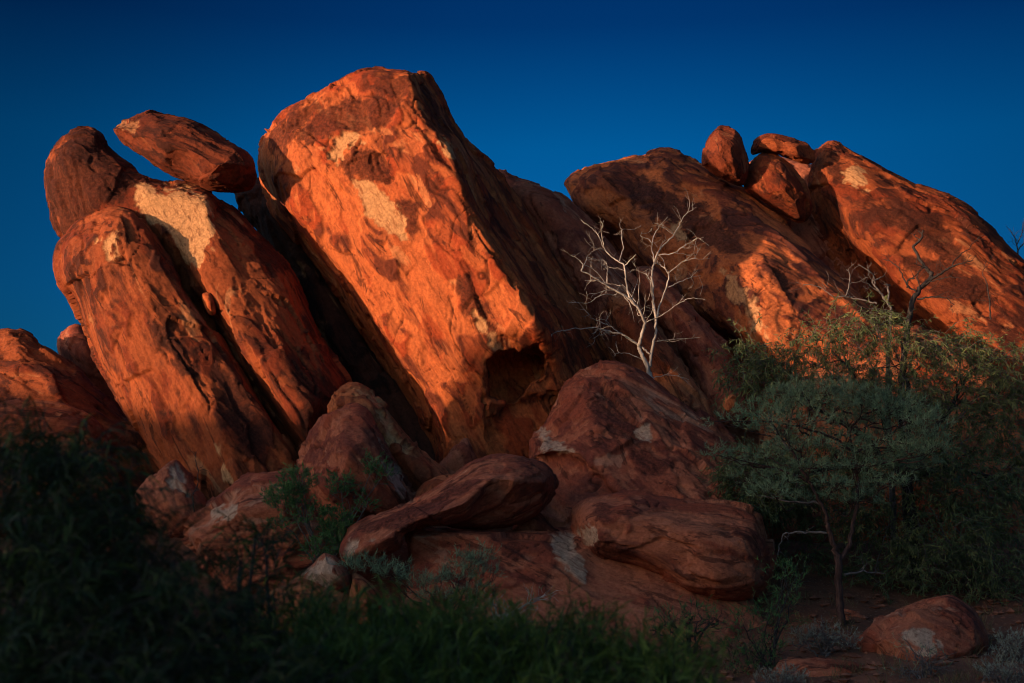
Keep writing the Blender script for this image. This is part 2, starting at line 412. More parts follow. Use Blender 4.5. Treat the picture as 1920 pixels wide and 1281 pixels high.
    fv3, fe3 = facets((rc*np.array([0.6, 1, 1])+0.03*warp)*6.5, seed+57); disp += 0.016*fv3
    nf = fbm((an+0.55*warp)*0.85+71, 3); fm = sstep(nf, -0.02+0.10*(0.5-flake)*4, 0.02+0.10*(0.5-flake)*4)
    nf2 = fbm((an+0.4*warp)*2.2+131, 3); fm2 = sstep(nf2, 0.13, 0.155)
    disp -= 0.055*fm + 0.030*fm2
    cr1 = 1-sstep(np.abs(fbm((rc*np.array([0.13, 1, 1])+0.25*warp)*0.9+200, 2)), 0.0, 0.020)
    gate = sstep(fbm(rc*0.6+300, 2), 0.02, 0.15)
    cr2 = 1-sstep(np.abs(fbm((rc*np.array([1.0, 0.6, 1])+0.6*warp)*0.9+400, 2)), 0.0, 0.014)
    gate2 = sstep(fbm(rc*0.6+500, 2), 0.08, 0.2)
    crack = np.clip(cr1*gate+cr2*gate2, 0, 1); disp -= 0.07*crack
    disp += 0.018*fbm(an*5.0, 4, 0.6) + 0.007*perlin(rc*np.array([3.0, 12, 12]))
    if chisel:
        rg = np.random.default_rng(seed*7+1); ctr = co.mean(0); q0 = co-ctr
        for k_ in range(chisel):
            dn = rg.normal(size=3)*np.array([1, 1, 1]); dn[1] = -abs(dn[1])-0.25; dn /= np.linalg.norm(dn)
            pr = q0@dn; off = pr.max()*rg.uniform(0.85, 0.96); ex = np.maximum(pr-off, 0); q0 = q0-dn*(ex*0.92)[:, None]
        co = q0+ctr
    co2 = co + nr*(disp*S_)[:, None]
    # patches of another stone colour, laid on the faces that look out of the rock wall
    wy = co[:, 1]; wz = co[:, 2]-CAMZ; k = wy*CP + wz*SP
    px = 960 + FOC*co[:, 0]/k; py = 640.5 - FOC*(wz*CP - wy*SP)/k
    wob = fbm(rc*2.2+600, 3); wob2 = fbm(rc*np.array([4, 9, 9])+700, 3)
    def patch(lst, soft=5):
        a = np.zeros(n)
        for pl in lst:
            s2, _ = sdist(catmull(pl, 4), px, py)
            a = np.maximum(a, sstep(s2 + wob*26 + wob2*16, -soft/2, soft/2))
        return a*(nr[:, 1] < 0.35)
    pm = patch(pale) if len(pale) else np.zeros(n); dm = patch(dark, 10) if len(dark) else np.zeros(n)
    if len(pale): co2 = co2*(1-pm[:, None]*0.75)+(co+nr*(-0.05))*(pm[:, None]*0.75)
    bz = co2[:, 2].min(); org = np.array([co2[:, 0].mean(), co2[:, 1].mean(), bz])
    m2.vertices.foreach_set('co', (co2-org).astype(np.float32).ravel())
    for nm, a in (('flake', np.clip(fm*0.8+fm2*0.6, 0, 1)), ('pale', pm), ('dark', dm), ('crack', crack)):
        at = m2.attributes.new(nm, 'FLOAT', 'POINT'); at.data.foreach_set('value', a.astype(np.float32))
    at = m2.attributes.new('rockco', 'FLOAT_VECTOR', 'POINT'); at.data.foreach_set('vector', rc.astype(np.float32).ravel())
    m2.update()
    m2.materials.clear(); m2.name = name
    o = link(name, m2, mat or M_RED, parent, Vector(org.tolist()))
    if parent is None: tag(o, label, cat, group)
    elif label: o['label'] = label
    ROCKS[key] = o
    return o
# ---- the left pair of leaning slabs and the boulder balanced on them
rock('A', 'leaning_slab', 'broad orange slab standing in front at the left, rounded top, split off by a dark crevice',
     [(100,497,29.6),(104,465,29.6),(122,435,29.6),(150,406,29.6),(190,388,29.6),(225,388,29.4),(252,402,29.0),(278,425,28.8),(303,462,28.8),(330,500,28.8),(352,540,28.6),(383,582,28.6),(410,625,28.5),(442,675,28.3),(482,735,28.1),(518,790,28),(552,842,28),(572,890,28),(590,960,28),(540,1040,28),(450,1050,28),(390,1010,28),(330,935,28.4),(285,868,28.8),(255,815,29),(215,740,29.1),(185,690,29.2),(165,640,29.3),(150,600,29.4),(132,562,29.5),(108,530,29.5)],
     28.6, [[(215,425,28.7),(250,520,28.35),(300,620,28.1),(360,720,27.8),(420,820,27.5),(480,930,27.3)],[(160,480,28.8),(200,600,28.6),(280,760,28.2),(380,900,27.8)],[(262,440,28.75),(320,540,28.5),(400,680,28.25),(500,850,27.9)]],
     T=3.2, roll=24, rollm=0.7, vox=0.036, lump=0.03, amp=0.85, seed=1, mat=M_DEEP, pale=[[(183,455),(205,437),(222,445),(208,488),(190,478)],[(395,830),(412,850),(432,895),(420,890)]], dark=[[(290,600),(345,640),(370,700),(330,690),(295,640)],[(420,690),(500,800),(470,860),(425,780)]], cat='rock slab')
rock('B', 'leaning_slab', 'tilted orange slab with a big pale scar, carrying the balanced boulder',
     [(80,330,30.6),(86,290,30.6),(112,258,30.6),(155,241,30.6),(188,250,30.6),(205,280,30.6),(235,303,30.4),(265,325,30.2),(300,338,30.1),(335,343,30),(380,353,30.1),(420,376,30.2),(450,397,30.2),(480,432,30.3),(512,462,30.3),(542,497,30.3),(562,532,30.3),(582,582,30.2),(602,622,30.1),(632,672,30),(660,718,29.9),(670,800,29.8),(660,900,29.6),(600,940,29.2),(520,900,29.2),(440,800,29.3),(340,640,29.8),(240,520,30.2),(150,480,30.5),(115,455,30.6),(95,420,30.6),(85,370,30.6)],
     30, [[(130,300,30.0),(180,370,29.8)],[(215,330,29.9),(245,365,29.95)],[(270,355,29.7),(390,365,29.5),(400,430,29.2),(430,520,28.8),(520,660,28.35),(590,760,28.1)],[(262,400,29.75),(303,462,29.95),(352,540,29.85),(410,625,29.75),(482,735,29.5),(552,842,29.3)],[(334,466,29.35),(380,534,28.8),(435,618,28.4),(505,722,28.1),(573,830,27.9)],[(470,460,29.5),(540,560,29.2),(610,690,29.1)]],
     smooth=1, lump=0.03, amp=0.85, T=4.2, roll=30, rollm=0.6, vox=0.036, seed=2, mat=M_DEEP,
     pale=[[(262,345),(300,352),(340,352),(378,365),(396,395),(398,430),(388,475),(378,498),(355,490),(335,470),(318,430),(285,410),(262,395),(248,368)]],
     dark=[[(90,290),(120,255),(190,250),(235,310),(255,340),(235,370),(200,380),(150,430),(110,440),(88,380)],[(560,680),(640,760),(590,800),(550,740)],[(505,440),(540,500),(500,520),(480,470)]], cat='rock slab')
rock('C', 'balanced_boulder', 'dark red boulder balanced on top of the left slabs, sky showing beneath it',
     [(210,237),(222,219),(262,208),(320,212),(368,225),(400,240),(426,258),(452,275),(472,291),(480,312),(476,340),(462,356),(430,359),(398,357),(378,350),(340,339),(298,320),(260,290),(232,268),(214,252)],
     30.2, [[(250,235,29.7),(330,260,29.4),(400,300,29.25),(455,300,29.4)],[(385,335,29.45),(420,318,29.3),(448,290,29.5)],(300,290,29.65),(350,230,29.8)],
     T=1.4, roll=22, rollm=0.35, vox=0.03, ang=28, seed=3, mat=M_VARN, amp=0.8, chisel=9, pale=[[(218,232),(245,225),(262,240),(240,245)]], flake=0.2)
rock('pebble', 'wedged_stone', 'small stone jammed in the crevice between the two left slabs', [(378,552),(392,548),(404,570),(404,592),(393,592),(382,572)], 28.7, [(392,570,28.5)], T=0.4, roll=8, rollm=0.15, vox=0.03, seed=4, mat=M_ORANGE, amp=0.3, cat='rock')
# ---- slab set into the gap, its black colour standing in for the shade there
rock('AE', 'rock_slab', 'slab coloured black as shade, deep in the gap between the left slabs and the tallest slab',
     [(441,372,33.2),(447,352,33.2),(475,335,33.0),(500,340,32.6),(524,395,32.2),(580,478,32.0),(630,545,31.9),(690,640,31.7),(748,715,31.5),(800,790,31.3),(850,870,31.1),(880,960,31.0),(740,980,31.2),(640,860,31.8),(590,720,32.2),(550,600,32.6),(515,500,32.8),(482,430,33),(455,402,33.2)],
     32.2, [[(500,400,32.3),(600,580,31.9),(700,740,31.6)]], T=1.6, roll=22, rollm=0.4, vox=0.05, seed=5, mat=M_GAP_SHADE, amp=0.8, cat='rock slab')
# ---- the tallest slab
rock('D', 'great_leaning_slab', 'tallest leaning slab in the middle, glowing orange face with a pale oval scar',
     [(481,300,31.7),(484,264,31.6),(500,238,31.4),(540,204,31.0),(600,168,30.7),(650,143,30.6),(685,127,30.6),(740,126,30.5),(785,131,30.8),(815,152,32.2),(838,188,32.8),(852,230,33.2),(882,266,33.4),(920,300,33.6),(952,334,33.7),(1000,408,33.7),(1060,508,33.6),(1120,600,33.4),(1165,690,33.2),(1200,780,33),(1180,900,32),(1080,960,31),(940,960,30.3),(860,940,30.6),(800,900,32.6),(720,780,34.0),(650,660,34.6),(590,570,34.6),(535,480,34.0),(500,400,32.8)],
     31.5, [[(772,137,30.1),(782,185,29.8),(803,225,29.6),(850,272,29.15),(864,320,29.1),(874,375,29.0),(912,445,28.85),(952,512,28.7),(1000,582,28.55),(1018,618,28.6)],
            [(540,360,30.45),(548,385,30.35),(600,455,30.15),(645,510,29.95),(705,600,29.7),(765,680,29.5),(815,750,29.4),(838,805,29.4),(850,880,29.4)],
            [(560,300,30.3),(620,340,29.9),(700,450,29.5),(780,560,29.2),(860,680,29.0),(905,780,29.0)],
            [(640,250,30.1),(720,290,29.6),(780,380,29.3),(850,480,29.0),(930,620,28.8)],[(700,200,29.95),(740,160,30.1)],
            [(815,175,31.2),(850,250,30.9),(890,310,31.3),(940,420,31.4),(1010,540,31.0),(1070,650,30.6),(1110,760,30.3)],
            [(1055,700,29.7),(1030,790,29.5),(1000,850,29.3),(960,880,29.2)]],
     T=3.2, roll=26, rollm=0.6, vox=0.034, seed=6, mat=M_ORANGE, smooth=1, flake=0.62, amp=0.8, lump=0.03,
     steps=[([(916,682),(932,664),(1000,648),(1018,662),(1012,700),(985,722),(962,752),(912,748)], 1.15, 8), ([(925,760),(1030,740),(1060,760),(1060,860),(1000,900),(950,880),(920,820)], 0.25, 26),
            ([(505,250),(640,165),(770,150),(735,235),(690,248),(640,240),(560,240)], 0.10, 10), ([(692,292),(722,290),(745,330),(735,350),(700,320)], 0.12, 6)],
     pale=[[(664,350),(680,338),(712,350),(740,385),(752,410),(764,450),(745,445),(700,415),(672,385)],[(635,255),(668,248),(672,265),(650,275),(635,300),(612,302)],[(822,262),(848,272),(852,296),(835,292)],[(895,590),(915,620),(938,655),(920,640),(898,612)]],
     dark=[[(545,238),(640,190),(760,180),(718,235),(690,246),(625,248),(570,265)],[(640,300),(700,285),(745,340),(700,345),(655,330)],[(742,372),(775,385),(785,430),(770,450),(750,410)],[(500,250),(560,205),(620,180),(560,250),(520,290)],[(700,150),(760,140),(770,180),(700,175)],[(860,520),(900,560),(930,640),(900,620),(870,570)],[(800,160),(830,200),(845,260),(800,215)]], cat='rock slab')
# ---- slabs between the tallest one and the right-hand group
rock('Q1', 'rock_slab', 'dark brown slab directly behind the right edge of the tallest slab',
     [(930,320,34.5),(965,328,34.5),(1030,350,34.5),(1070,372,34.4),(1112,412,34.2),(1172,500,33.6),(1235,585,33.2),(1290,680,33),(1290,800,32.6),(1180,820,32.6),(1060,600,34),(960,420,34.8)],
     34, [[(1000,370,34.0),(1060,430,33.7),(1140,540,33.1),(1200,640,32.8)]], T=1.8, roll=40, rollm=0.7, vox=0.055, seed=7, mat=M_BROWN, cat='rock slab')
rock('Q2', 'rock_slab', 'reddish slab edge just behind the white dead tree',
     [(1140,560,31.6),(1185,545,31.6),(1215,580,31.4),(1262,642,31.2),(1300,705,31),(1350,785,30.8),(1340,850,30.6),(1250,850,30.4),(1180,760,31),(1150,660,31.6)],
     31.5, [[(1185,590,31.0),(1230,670,30.8),(1290,760,30.5)]], T=1.2, roll=26, rollm=0.5, vox=0.05, seed=8, mat=M_RED, cat='rock slab')
rock('Q3', 'rock_slab', 'narrow brown slab in shade below the great right slab',
     [(1190,500,32.6),(1232,500,32.6),(1275,550,32.4),(1318,592,32.2),(1362,642,32),(1380,700,31.8),(1400,780,31.6),(1340,800,31.4),(1290,700,32),(1240,610,32.4),(1200,550,32.6)],
     32.2, [[(1240,540,32.0),(1310,630,31.7),(1360,730,31.4)]], T=1.3, roll=26, rollm=0.5, vox=0.05, seed=9, mat=M_BROWN, cat='rock slab')
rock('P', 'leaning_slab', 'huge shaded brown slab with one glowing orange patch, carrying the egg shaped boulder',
     [(1054,352,35.8),(1068,326,35.9),(1110,310,36),(1160,298,36),(1200,290,36),(1240,276,36),(1272,281,36),(1312,301,36),(1360,331,35.8),(1402,352,35.6),(1434,382,35.4),(1472,412,35.2),(1505,446,34.9),(1540,488,34),(1592,532,33.7),(1642,582,33.4),(1690,640,33),(1740,720,32.5),(1760,820,32),(1640,860,31.8),(1520,780,31.9),(1448,690,32.3),(1405,655,32.8),(1352,615,33.3),(1290,580,33.9),(1235,530,34.6),(1160,440,35.2),(1090,400,35.6)],
     34, [[(1240,300,35.4),(1340,350,34.9),(1440,432,34.0),(1560,540,33.0),(1640,640,32.2)],[(1130,330,35.2),(1200,400,34.8),(1300,470,34.0),(1362,500,33.1),(1440,640,32.0)],[(1440,500,32.7),(1540,640,31.9)],[(1500,470,33.4),(1590,560,32.8)]],
     T=1.8, roll=30, rollm=0.6, vox=0.045, ang=42, seed=10, mat=M_SLOPE, flake=0.55, amp=0.75, lump=0.03, smooth=1,
     pale=[[(1354,508),(1378,514),(1402,548),(1425,592),(1446,640),(1432,640),(1398,590),(1362,548)],[(1255,410),(1275,425),(1285,450),(1262,440)]],  # first scar carried on down the sunlit wedge to paint it brighter
     dark=[[(1180,330),(1330,400),(1400,470),(1330,460),(1200,390)],[(1430,480),(1490,510),(1510,560),(1450,530)]], cat='rock slab')
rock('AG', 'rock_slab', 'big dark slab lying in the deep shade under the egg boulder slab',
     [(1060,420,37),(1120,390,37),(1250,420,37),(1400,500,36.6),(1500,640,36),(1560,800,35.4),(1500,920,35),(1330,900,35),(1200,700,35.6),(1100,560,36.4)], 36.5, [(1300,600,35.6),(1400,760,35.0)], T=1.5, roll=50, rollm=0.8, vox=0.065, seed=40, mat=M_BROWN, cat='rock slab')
rock('AH', 'rock_slab', 'shaded rock behind the small propped boulders on the right skyline',
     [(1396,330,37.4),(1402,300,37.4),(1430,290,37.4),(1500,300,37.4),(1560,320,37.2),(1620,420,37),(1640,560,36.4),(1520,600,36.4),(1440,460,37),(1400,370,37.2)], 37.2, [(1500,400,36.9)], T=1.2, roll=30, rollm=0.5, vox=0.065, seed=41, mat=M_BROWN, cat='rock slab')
rock('S', 'egg_boulder', 'upright egg shaped dark boulder on the skyline of the right slabs',
     [(1317,304),(1322,270),(1343,241),(1364,236),(1388,252),(1404,288),(1407,324),(1392,350),(1355,338),(1325,320)], 34.6, [(1365,290,34.0)], T=0.9, roll=34, rollm=0.5, vox=0.03, ang=70, seed=11, mat=M_VARN, amp=0.8, chisel=8, flake=0.1)
rock('U', 'rounded_boulder', 'rounded triangular boulder, upper half sunlit, propped below the small capstone',
     [(1396,352),(1406,310),(1428,286),(1455,285),(1480,298),(1508,335),(1522,370),(1520,404),(1497,416),(1460,398),(1420,372)], 35.2, [(1460,330,34.6),(1430,350,34.7),(1490,370,34.6)], T=0.9, roll=24, rollm=0.4, vox=0.03, ang=50, seed=12, mat=M_DEEP, amp=0.8, chisel=8, flake=0.2)
rock('T', 'cap_boulder', 'small flat boulder lying across the gap at the top right',
     [(1405,282),(1414,262),(1436,250),(1470,254),(1500,262),(1521,274),(1530,300),(1505,309),(1470,296),(1430,288),(1411,293)], 35.3, [(1440,268,34.85),(1490,280,34.8)], T=0.7, roll=16, rollm=0.3, vox=0.03, ang=12, seed=13, mat=M_DEEP, amp=0.9, chisel=8, flake=0.2)
rock('V', 'leaning_slab', 'long sunlit orange slab running off the right edge of the picture',
     [(1524,300,36.2),(1530,276,36.2),(1545,260,36.2),(1568,258,36.2),(1600,278,36.2),(1640,303,36),(1682,325,35.9),(1722,345,35.8),(1780,364,35.6),(1822,386,35.5),(1862,420,35.4),(1892,460,35.2),(1930,495,35),(2000,580,34.5),(2060,720,34),(2060,860,33.4),(1950,900,33),(1800,840,33.2),(1680,760,35.8),(1590,660,36.6),(1520,560,37.2),(1480,450,37.4),(1500,370,37.2)],
     35.5, [[(1548,310,35.7),(1560,360,35.5),(1600,420,35.1),(1665,490,34.7),(1745,565,34.2),(1850,650,33.7),(1910,700,33.2)],[(1600,310,35.5),(1700,380,35.0),(1800,440,34.6),(1880,540,34.2),(1960,680,33.6)],[(1530,400,36.9),(1600,500,36.6),(1700,620,36.0),(1790,720,35.2)]],
     T=2.4, roll=30, rollm=0.6, vox=0.042, ang=40, seed=14, mat=M_DEEP, flake=0.45, amp=0.8, lump=0.03,
     pale=[[(1586,315),(1610,312),(1632,330),(1625,355),(1608,350),(1588,335)]], dark=[[(1545,300),(1580,295),(1585,330),(1560,335)],[(1650,390),(1750,400),(1830,500),(1760,480),(1700,440)],[(1700,480),(1800,500),(1860,560),(1800,570),(1730,530)],[(1640,322),(1680,330),(1670,350),(1640,345)]], cat='rock slab')
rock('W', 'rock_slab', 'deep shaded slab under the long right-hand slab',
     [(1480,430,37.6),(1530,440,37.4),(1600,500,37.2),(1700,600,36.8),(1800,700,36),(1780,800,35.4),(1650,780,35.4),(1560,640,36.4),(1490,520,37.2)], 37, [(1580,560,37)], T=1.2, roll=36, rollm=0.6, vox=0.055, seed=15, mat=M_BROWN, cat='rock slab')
rock('X', 'rock_slab', 'broad red rock face half hidden behind the two green trees',
     [(1420,800,31),(1460,720,31.4),(1560,640,32),(1700,610,32),(1850,680,32),(1960,760,31.6),(2040,900,31),(2040,1160,30),(1900,1220,29.5),(1640,1200,29.4),(1480,1180,29.4),(1420,1000,30)], 31, [(1600,800,30.4),(1800,900,30),(1560,1000,29.6)], T=2, roll=60, rollm=0.9, vox=0.06, seed=16, mat=M_RED, cat='rock face')
# ---- foreground boulders in the shade
rock('E', 'domed_boulder', 'big purple brown domed boulder in front of the white dead tree',
     [(1035,765,28.2),(1050,728,28.4),(1070,701,28.5),(1100,683,28.6),(1140,677,28.6),(1180,685,28.6),(1216,702,28.6),(1262,736,28.5),(1312,768,28.4),(1362,802,28.2),(1402,850,28),(1442,900,27.6),(1470,970,27),(1450,1040,26.4),(1380,1080,25.8),(1200,1090,25.6),(1080,1060,25.8),(1020,1030,26.2),(985,980,26.6),(975,900,27),(990,850,27.3),(994,820,27.6),(1016,795,28)],
     27.5, [[(1100,720,27.9),(1110,800,27.1),(1060,850,26.9),(1020,845,27.0)],[(1180,720,28),(1250,800,27.3),(1330,880,26.8),(1400,960,26.2)],[(1120,850,26.8),(1230,905,26.5),(1290,880,26.6),(1340,960,25.9)],(1100,960,26.2)],
     T=2, roll=36, rollm=0.7, vox=0.036, ang=50, seed=17, mat=M_BROWN, flake=0.3, chisel=5, smooth=1,
     steps=[([(1000,860),(1060,850),(1130,890),(1180,950),(1130,1000),(1060,1000),(1000,930)], 0.35, 14)],
     pale=[[(1005,828),(1018,812),(1045,825),(1075,845),(1040,850),(1008,842)],[(1195,810),(1212,800),(1218,815),(1205,825)]], dark=[[(1140,730),(1180,760),(1210,830),(1160,820),(1110,760)],[(1190,850),(1260,860),(1215,890)]], cat='boulder')
rock('F', 'big_round_boulder', 'massive rounded brown boulder resting on the flat topped block',
     [(1073,985),(1080,956),(1108,936),(1158,929),(1200,926),(1250,934),(1300,940),(1350,938),(1400,948),(1432,962),(1447,1002),(1456,1042),(1450,1092),(1432,1130),(1375,1147),(1338,1142),(1310,1128),(1282,1122),(1256,1104),(1220,1082),(1180,1072),(1120,1060),(1086,1032)],
     25.0, [[(1110,970,24.4),(1130,1020,24.3),(1200,1050,24.3),(1270,1090,24.3)],[(1180,960,24.3),(1300,990,23.9),(1400,1010,24.0)],(1340,1090,23.9),(1420,1090,24.2)],
     T=1.8, roll=44, rollm=0.75, vox=0.034, ang=12, seed=18, mat=M_BROWN, lump=0.03, amp=0.9, flake=0.25, steps=[([(1245,1075),(1262,1068),(1318,1098),(1322,1122),(1300,1130),(1260,1112)], -0.10, 8)],
     dark=[[(1100,1020),(1160,1020),(1190,1045),(1160,1062),(1110,1050)],[(1115,945),(1145,950),(1140,970),(1118,968)]], pale=[[(1085,1005),(1100,990),(1112,1010),(1100,1030)]])
rock('G', 'flat_topped_block', 'flat topped brown block of rock under the round boulder and the tilted slab',
     [(757,994,25.2),(775,986,25.4),(850,989,25.6),(950,992,25.6),(1012,996,25.6),(1080,990,25.6),(1160,985,25.6),(1300,1040,25.4),(1400,1110,25),(1440,1170,24.6),(1430,1250,24),(1300,1290,23.6),(1000,1300,23.4),(780,1280,23.6),(745,1200,24),(742,1150,24.2),(758,1100,24.6),(766,1050,25)],
     24.8, [[(775,1006,24.75),(900,1006,24.7),(1010,1010,24.7),(1060,1050,24.55),(1100,1100,24.4)],[(775,1150,24.35),(950,1150,24.2),(1110,1140,24.1),(1280,1170,23.9)]],
     T=1.8, roll=12, rollm=0.22, smooth=0, amp=0.6, lump=0.02, vox=0.036, ang=28, seed=19, mat=M_BROWN, flake=0.55, pale=[[(1035,1000),(1072,998),(1082,1030),(1105,1060),(1100,1085),(1070,1060),(1045,1030)],[(770,990),(810,988),(845,997),(790,998)]], dark=[[(960,1010),(990,1020),(980,1045),(955,1040)]])
rock('H', 'tilted_slab', 'long dark slab tilted up to the right on the flat topped block',
     [(637,1030,24.6),(650,1001,24.8),(690,971,25),(740,949,25.2),(800,920,25.3),(850,888,25.4),(882,864,25.4),(922,852,25.4),(972,852,25.5),(1020,862,25.6),(1043,885,25.6),(1042,920,25.6),(1012,962,25.5),(962,987,25.4),(900,993,25.2),(850,990,25),(790,988,24.8),(758,1000,24.7),(752,1025,24.6),(720,1042,24.5),(680,1052,24.5),(645,1052,24.5)],
     25, [[(655,1012,24.5),(700,985,24.5),(740,968,24.5),(830,925,24.6),(895,880,24.8)],[(660,1040,24.25),(740,1000,24.1),(800,970,24.1),(870,945,24.15),(925,895,24.4),(960,900,24.45),(1020,905,24.9)],[(880,975,24.9),(970,955,25.0)]],
     T=1.1, roll=16, rollm=0.3, vox=0.03, ang=-28, seed=20, mat=M_BROWN, amp=0.7, flake=0.2, smooth=0, pale=[[(685,1003),(720,996),(712,1005),(690,1008)],[(640,1035),(665,1010),(675,1015),(650,1045)]], dark=[[(680,990),(800,935),(890,880),(860,930),(760,990),(690,1005)]], cat='rock slab')
rock('H2', 'small_boulder', 'small orange brown rock peeping over the tilted slab', [(778,930),(790,908),(820,890),(850,885),(870,890),(850,950),(790,960)], 26.0, [(820,915,25.7)], T=0.5, roll=16, rollm=0.3, vox=0.035, seed=21, mat=M_RED, amp=0.8, chisel=6)
rock('I', 'split_boulder', 'rounded brown boulder with a fracture across it, behind the green shrub',
     [(550,862),(560,836),(580,800),(600,779),(640,766),(664,762),(690,776),(706,802),(736,852),(762,892),(788,925),(792,960),(760,1010),(660,1040),(590,1000),(562,940),(556,895)],
     26.6, [[(575,850,26.0),(610,815,26.0),(640,785,26.1),(670,780,26.2)],[(600,885,25.6),(655,850,25.4),(690,830,25.6),(735,905,25.7),(765,960,25.7)],(640,950,25.6)], T=1.4, roll=28, rollm=0.45, vox=0.034, ang=50, seed=22, mat=M_BROWN, flake=0.3, smooth=0, amp=1.2, chisel=10,
     pale=[[(700,815),(715,835),(745,885),(762,920),(745,910),(720,870)]])
rock('J', 'rock_slab', 'curved brown slab with a pale stripe behind the split boulder',
     [(612,770),(620,745),(645,722),(666,716),(690,728),(716,755),(742,792),(776,832),(812,862),(842,888),(850,940),(800,960),(740,900),(680,840),(630,800)],
     27.4, [[(640,745,27.0),(690,765,26.8),(740,830,26.7),(800,890,26.6)]], T=1.0, roll=22, rollm=0.4, vox=0.034, seed=23, mat=M_RED, amp=1.2, flake=0.3, pale=[[(672,738),(700,748),(735,800),(765,850),(745,842),(705,780)]], cat='rock slab')
rock('AC', 'rock_wedge', 'dark wedge of rock at the foot of the black gap', [(815,880),(838,850),(872,818),(888,840),(892,890),(840,930)], 28.2, [(862,850,28.0)], T=0.6, roll=10, rollm=0.2, vox=0.04, seed=24, mat=M_BROWN, cat='rock')
rock('AD', 'rock_wedge', 'small shaded rock filling the corner between tilted slab and domed boulder', [(955,1000),(985,960),(1005,952),(1040,985),(1060,1010)], 26.0, [(1000,985,25.8)], T=0.5, roll=12, rollm=0.2, vox=0.04, seed=25, mat=M_BROWN, cat='rock')
rock('K', 'pointed_rock', 'pointed grey brown rock at the foot of the front left slab',
     [(252,915),(288,890),(324,865),(340,870),(368,900),(388,935),(400,980),(330,1010),(270,980)], 27.0, [[(325,885,26.8),(345,950,26.6)],(290,930,26.7)], T=0.9, roll=12, rollm=0.2, vox=0.034, amp=1.2, chisel=7, seed=26, mat=M_BROWN, pale=[[(315,875),(335,880),(350,930),(330,920)]], smooth=0)
rock('L', 'low_boulder', 'low domed reddish boulder left of the green shrub',
     [(340,975),(400,937),(450,898),(500,885),(540,884),(600,905),(640,980),(640,1080),(520,1120),(400,1100),(340,1030)], 26.4, [(450,950,25.8),(540,960,25.7)], T=1.4, roll=50, rollm=0.6, vox=0.04, chisel=7, seed=27, ang=-10, mat=M_BROWN, pale=[[(395,950),(430,945),(440,965),(410,975)]])
rock('M', 'pale_wedge_rock', 'pale pinkish wedge shaped rock in front of the shrub',
     [(558,1082),(584,1052),(609,1030),(632,1042),(658,1076),(660,1110),(610,1120),(575,1110)], 24.2, [[(612,1040,24.0),(636,1080,23.9)],(600,1075,23.95)], T=0.5, roll=8, rollm=0.12, vox=0.028, seed=28, mat=M_BROWN, amp=0.7, chisel=5, smooth=0, pale=[[(560,1080),(585,1054),(612,1042),(628,1068),(632,1100),(600,1110),(575,1100)]], cat='rock')
rock('N', 'low_boulder', 'low red boulder beneath the pale wedge rock', [(495,1120),(530,1092),(570,1078),(620,1090),(660,1125),(680,1180),(600,1230),(500,1220)], 23.9, [(580,1130,23.5)], T=0.9, roll=34, rollm=0.4, vox=0.036, seed=29, chisel=8, ang=0, mat=M_RED)
rock('N2', 'low_boulder', 'dark red rock below the left tip of the tilted slab', [(650,1085),(670,1070),(700,1090),(725,1125),(745,1180),(700,1220),(640,1190)], 24.0, [(690,1130,23.6)], T=0.7, roll=24, rollm=0.3, vox=0.036, chisel=8, seed=30, mat=M_RED)
rock('O2', 'background_rock', 'small dark rock peeping out left of the front slab', [(105,660),(122,620),(150,610),(180,640),(230,720),(240,800),(160,780)], 33.5, [(160,660,33.0)], T=1, roll=26, rollm=0.4, vox=0.05, seed=31, mat=M_BROWN)
rock('O1', 'background_boulder', 'sunlit red boulder at the left edge, below the open sky',
     [(-60,650,32),(-10,622,32),(18,615,32),(50,622,32),(85,642,32),(122,665,32),(162,702,31.8),(202,742,31.6),(234,784,31.4),(262,780,31.2),(330,810,31.2),(420,900,31),(430,980,30.8),(200,980,30),(-60,980,30)], 31.5, [[(30,660,31.5),(100,720,31.0),(180,820,30.5)],(40,820,30.3)], T=1.8, roll=40, rollm=0.7, vox=0.05, seed=32, mat=M_DEEP, ang=30)
rock('O3', 'background_boulder', 'dark rounded rock above the near bush at the left edge', [(-60,770),(0,758),(60,750),(130,762),(182,792),(206,850),(230,930),(120,980),(-60,980)], 29.8, [(80,850,29.2)], T=1.4, roll=44, rollm=0.6, vox=0.05, seed=33, mat=M_RED, ang=10)
rock('Y', 'cracked_boulder', 'rounded cracked boulder on the ground at the lower right',
     [(1614,1212),(1626,1180),(1652,1155),(1702,1131),(1758,1117),(1792,1118),(1830,1145),(1856,1190),(1857,1232),(1842,1268),(1790,1300),(1660,1305),(1620,1262)], 22.6, [[(1650,1185,22.2),(1720,1175,22.0),(1770,1145,22.2)],(1740,1240,21.7),(1820,1220,22.1)], T=1.4, roll=36, rollm=0.6, vox=0.032, ang=35, seed=34, mat=M_BROWN, smooth=1, chisel=8, pale=[[(1690,1180),(1730,1175),(1760,1210),(1730,1230)]])
rock('Z', 'low_rock', 'low rock behind the grey bush at the foot of the acacia', [(1478,1165),(1520,1147),(1596,1146),(1634,1176),(1640,1220),(1490,1225)], 24.9, [(1560,1185,24.4)], T=0.8, roll=22, rollm=0.3, vox=0.04, seed=35, mat=M_BROWN, chisel=6, ang=0, cat='rock')
rock('AA', 'low_rock', 'flat low rock at the bottom edge between grey bushes', [(1456,1246),(1480,1231),(1560,1240),(1644,1254),(1680,1300),(1460,1310)], 21.6, [(1560,1275,21.2)], T=0.8, roll=18, rollm=0.3, vox=0.036, seed=36, mat=M_BROWN, chisel=6, ang=0, cat='rock')
rock('AB', 'small_stone', 'small knobbly stone left of the green trees', [(1355,750),(1362,740),(1380,742),(1388,758),(1378,775),(1358,770)], 27.9, [(1370,755,27.75)], T=0.25, roll=8, rollm=0.12, vox=0.03, seed=37, mat=M_RED, amp=0.8, chisel=6, cat='rock')
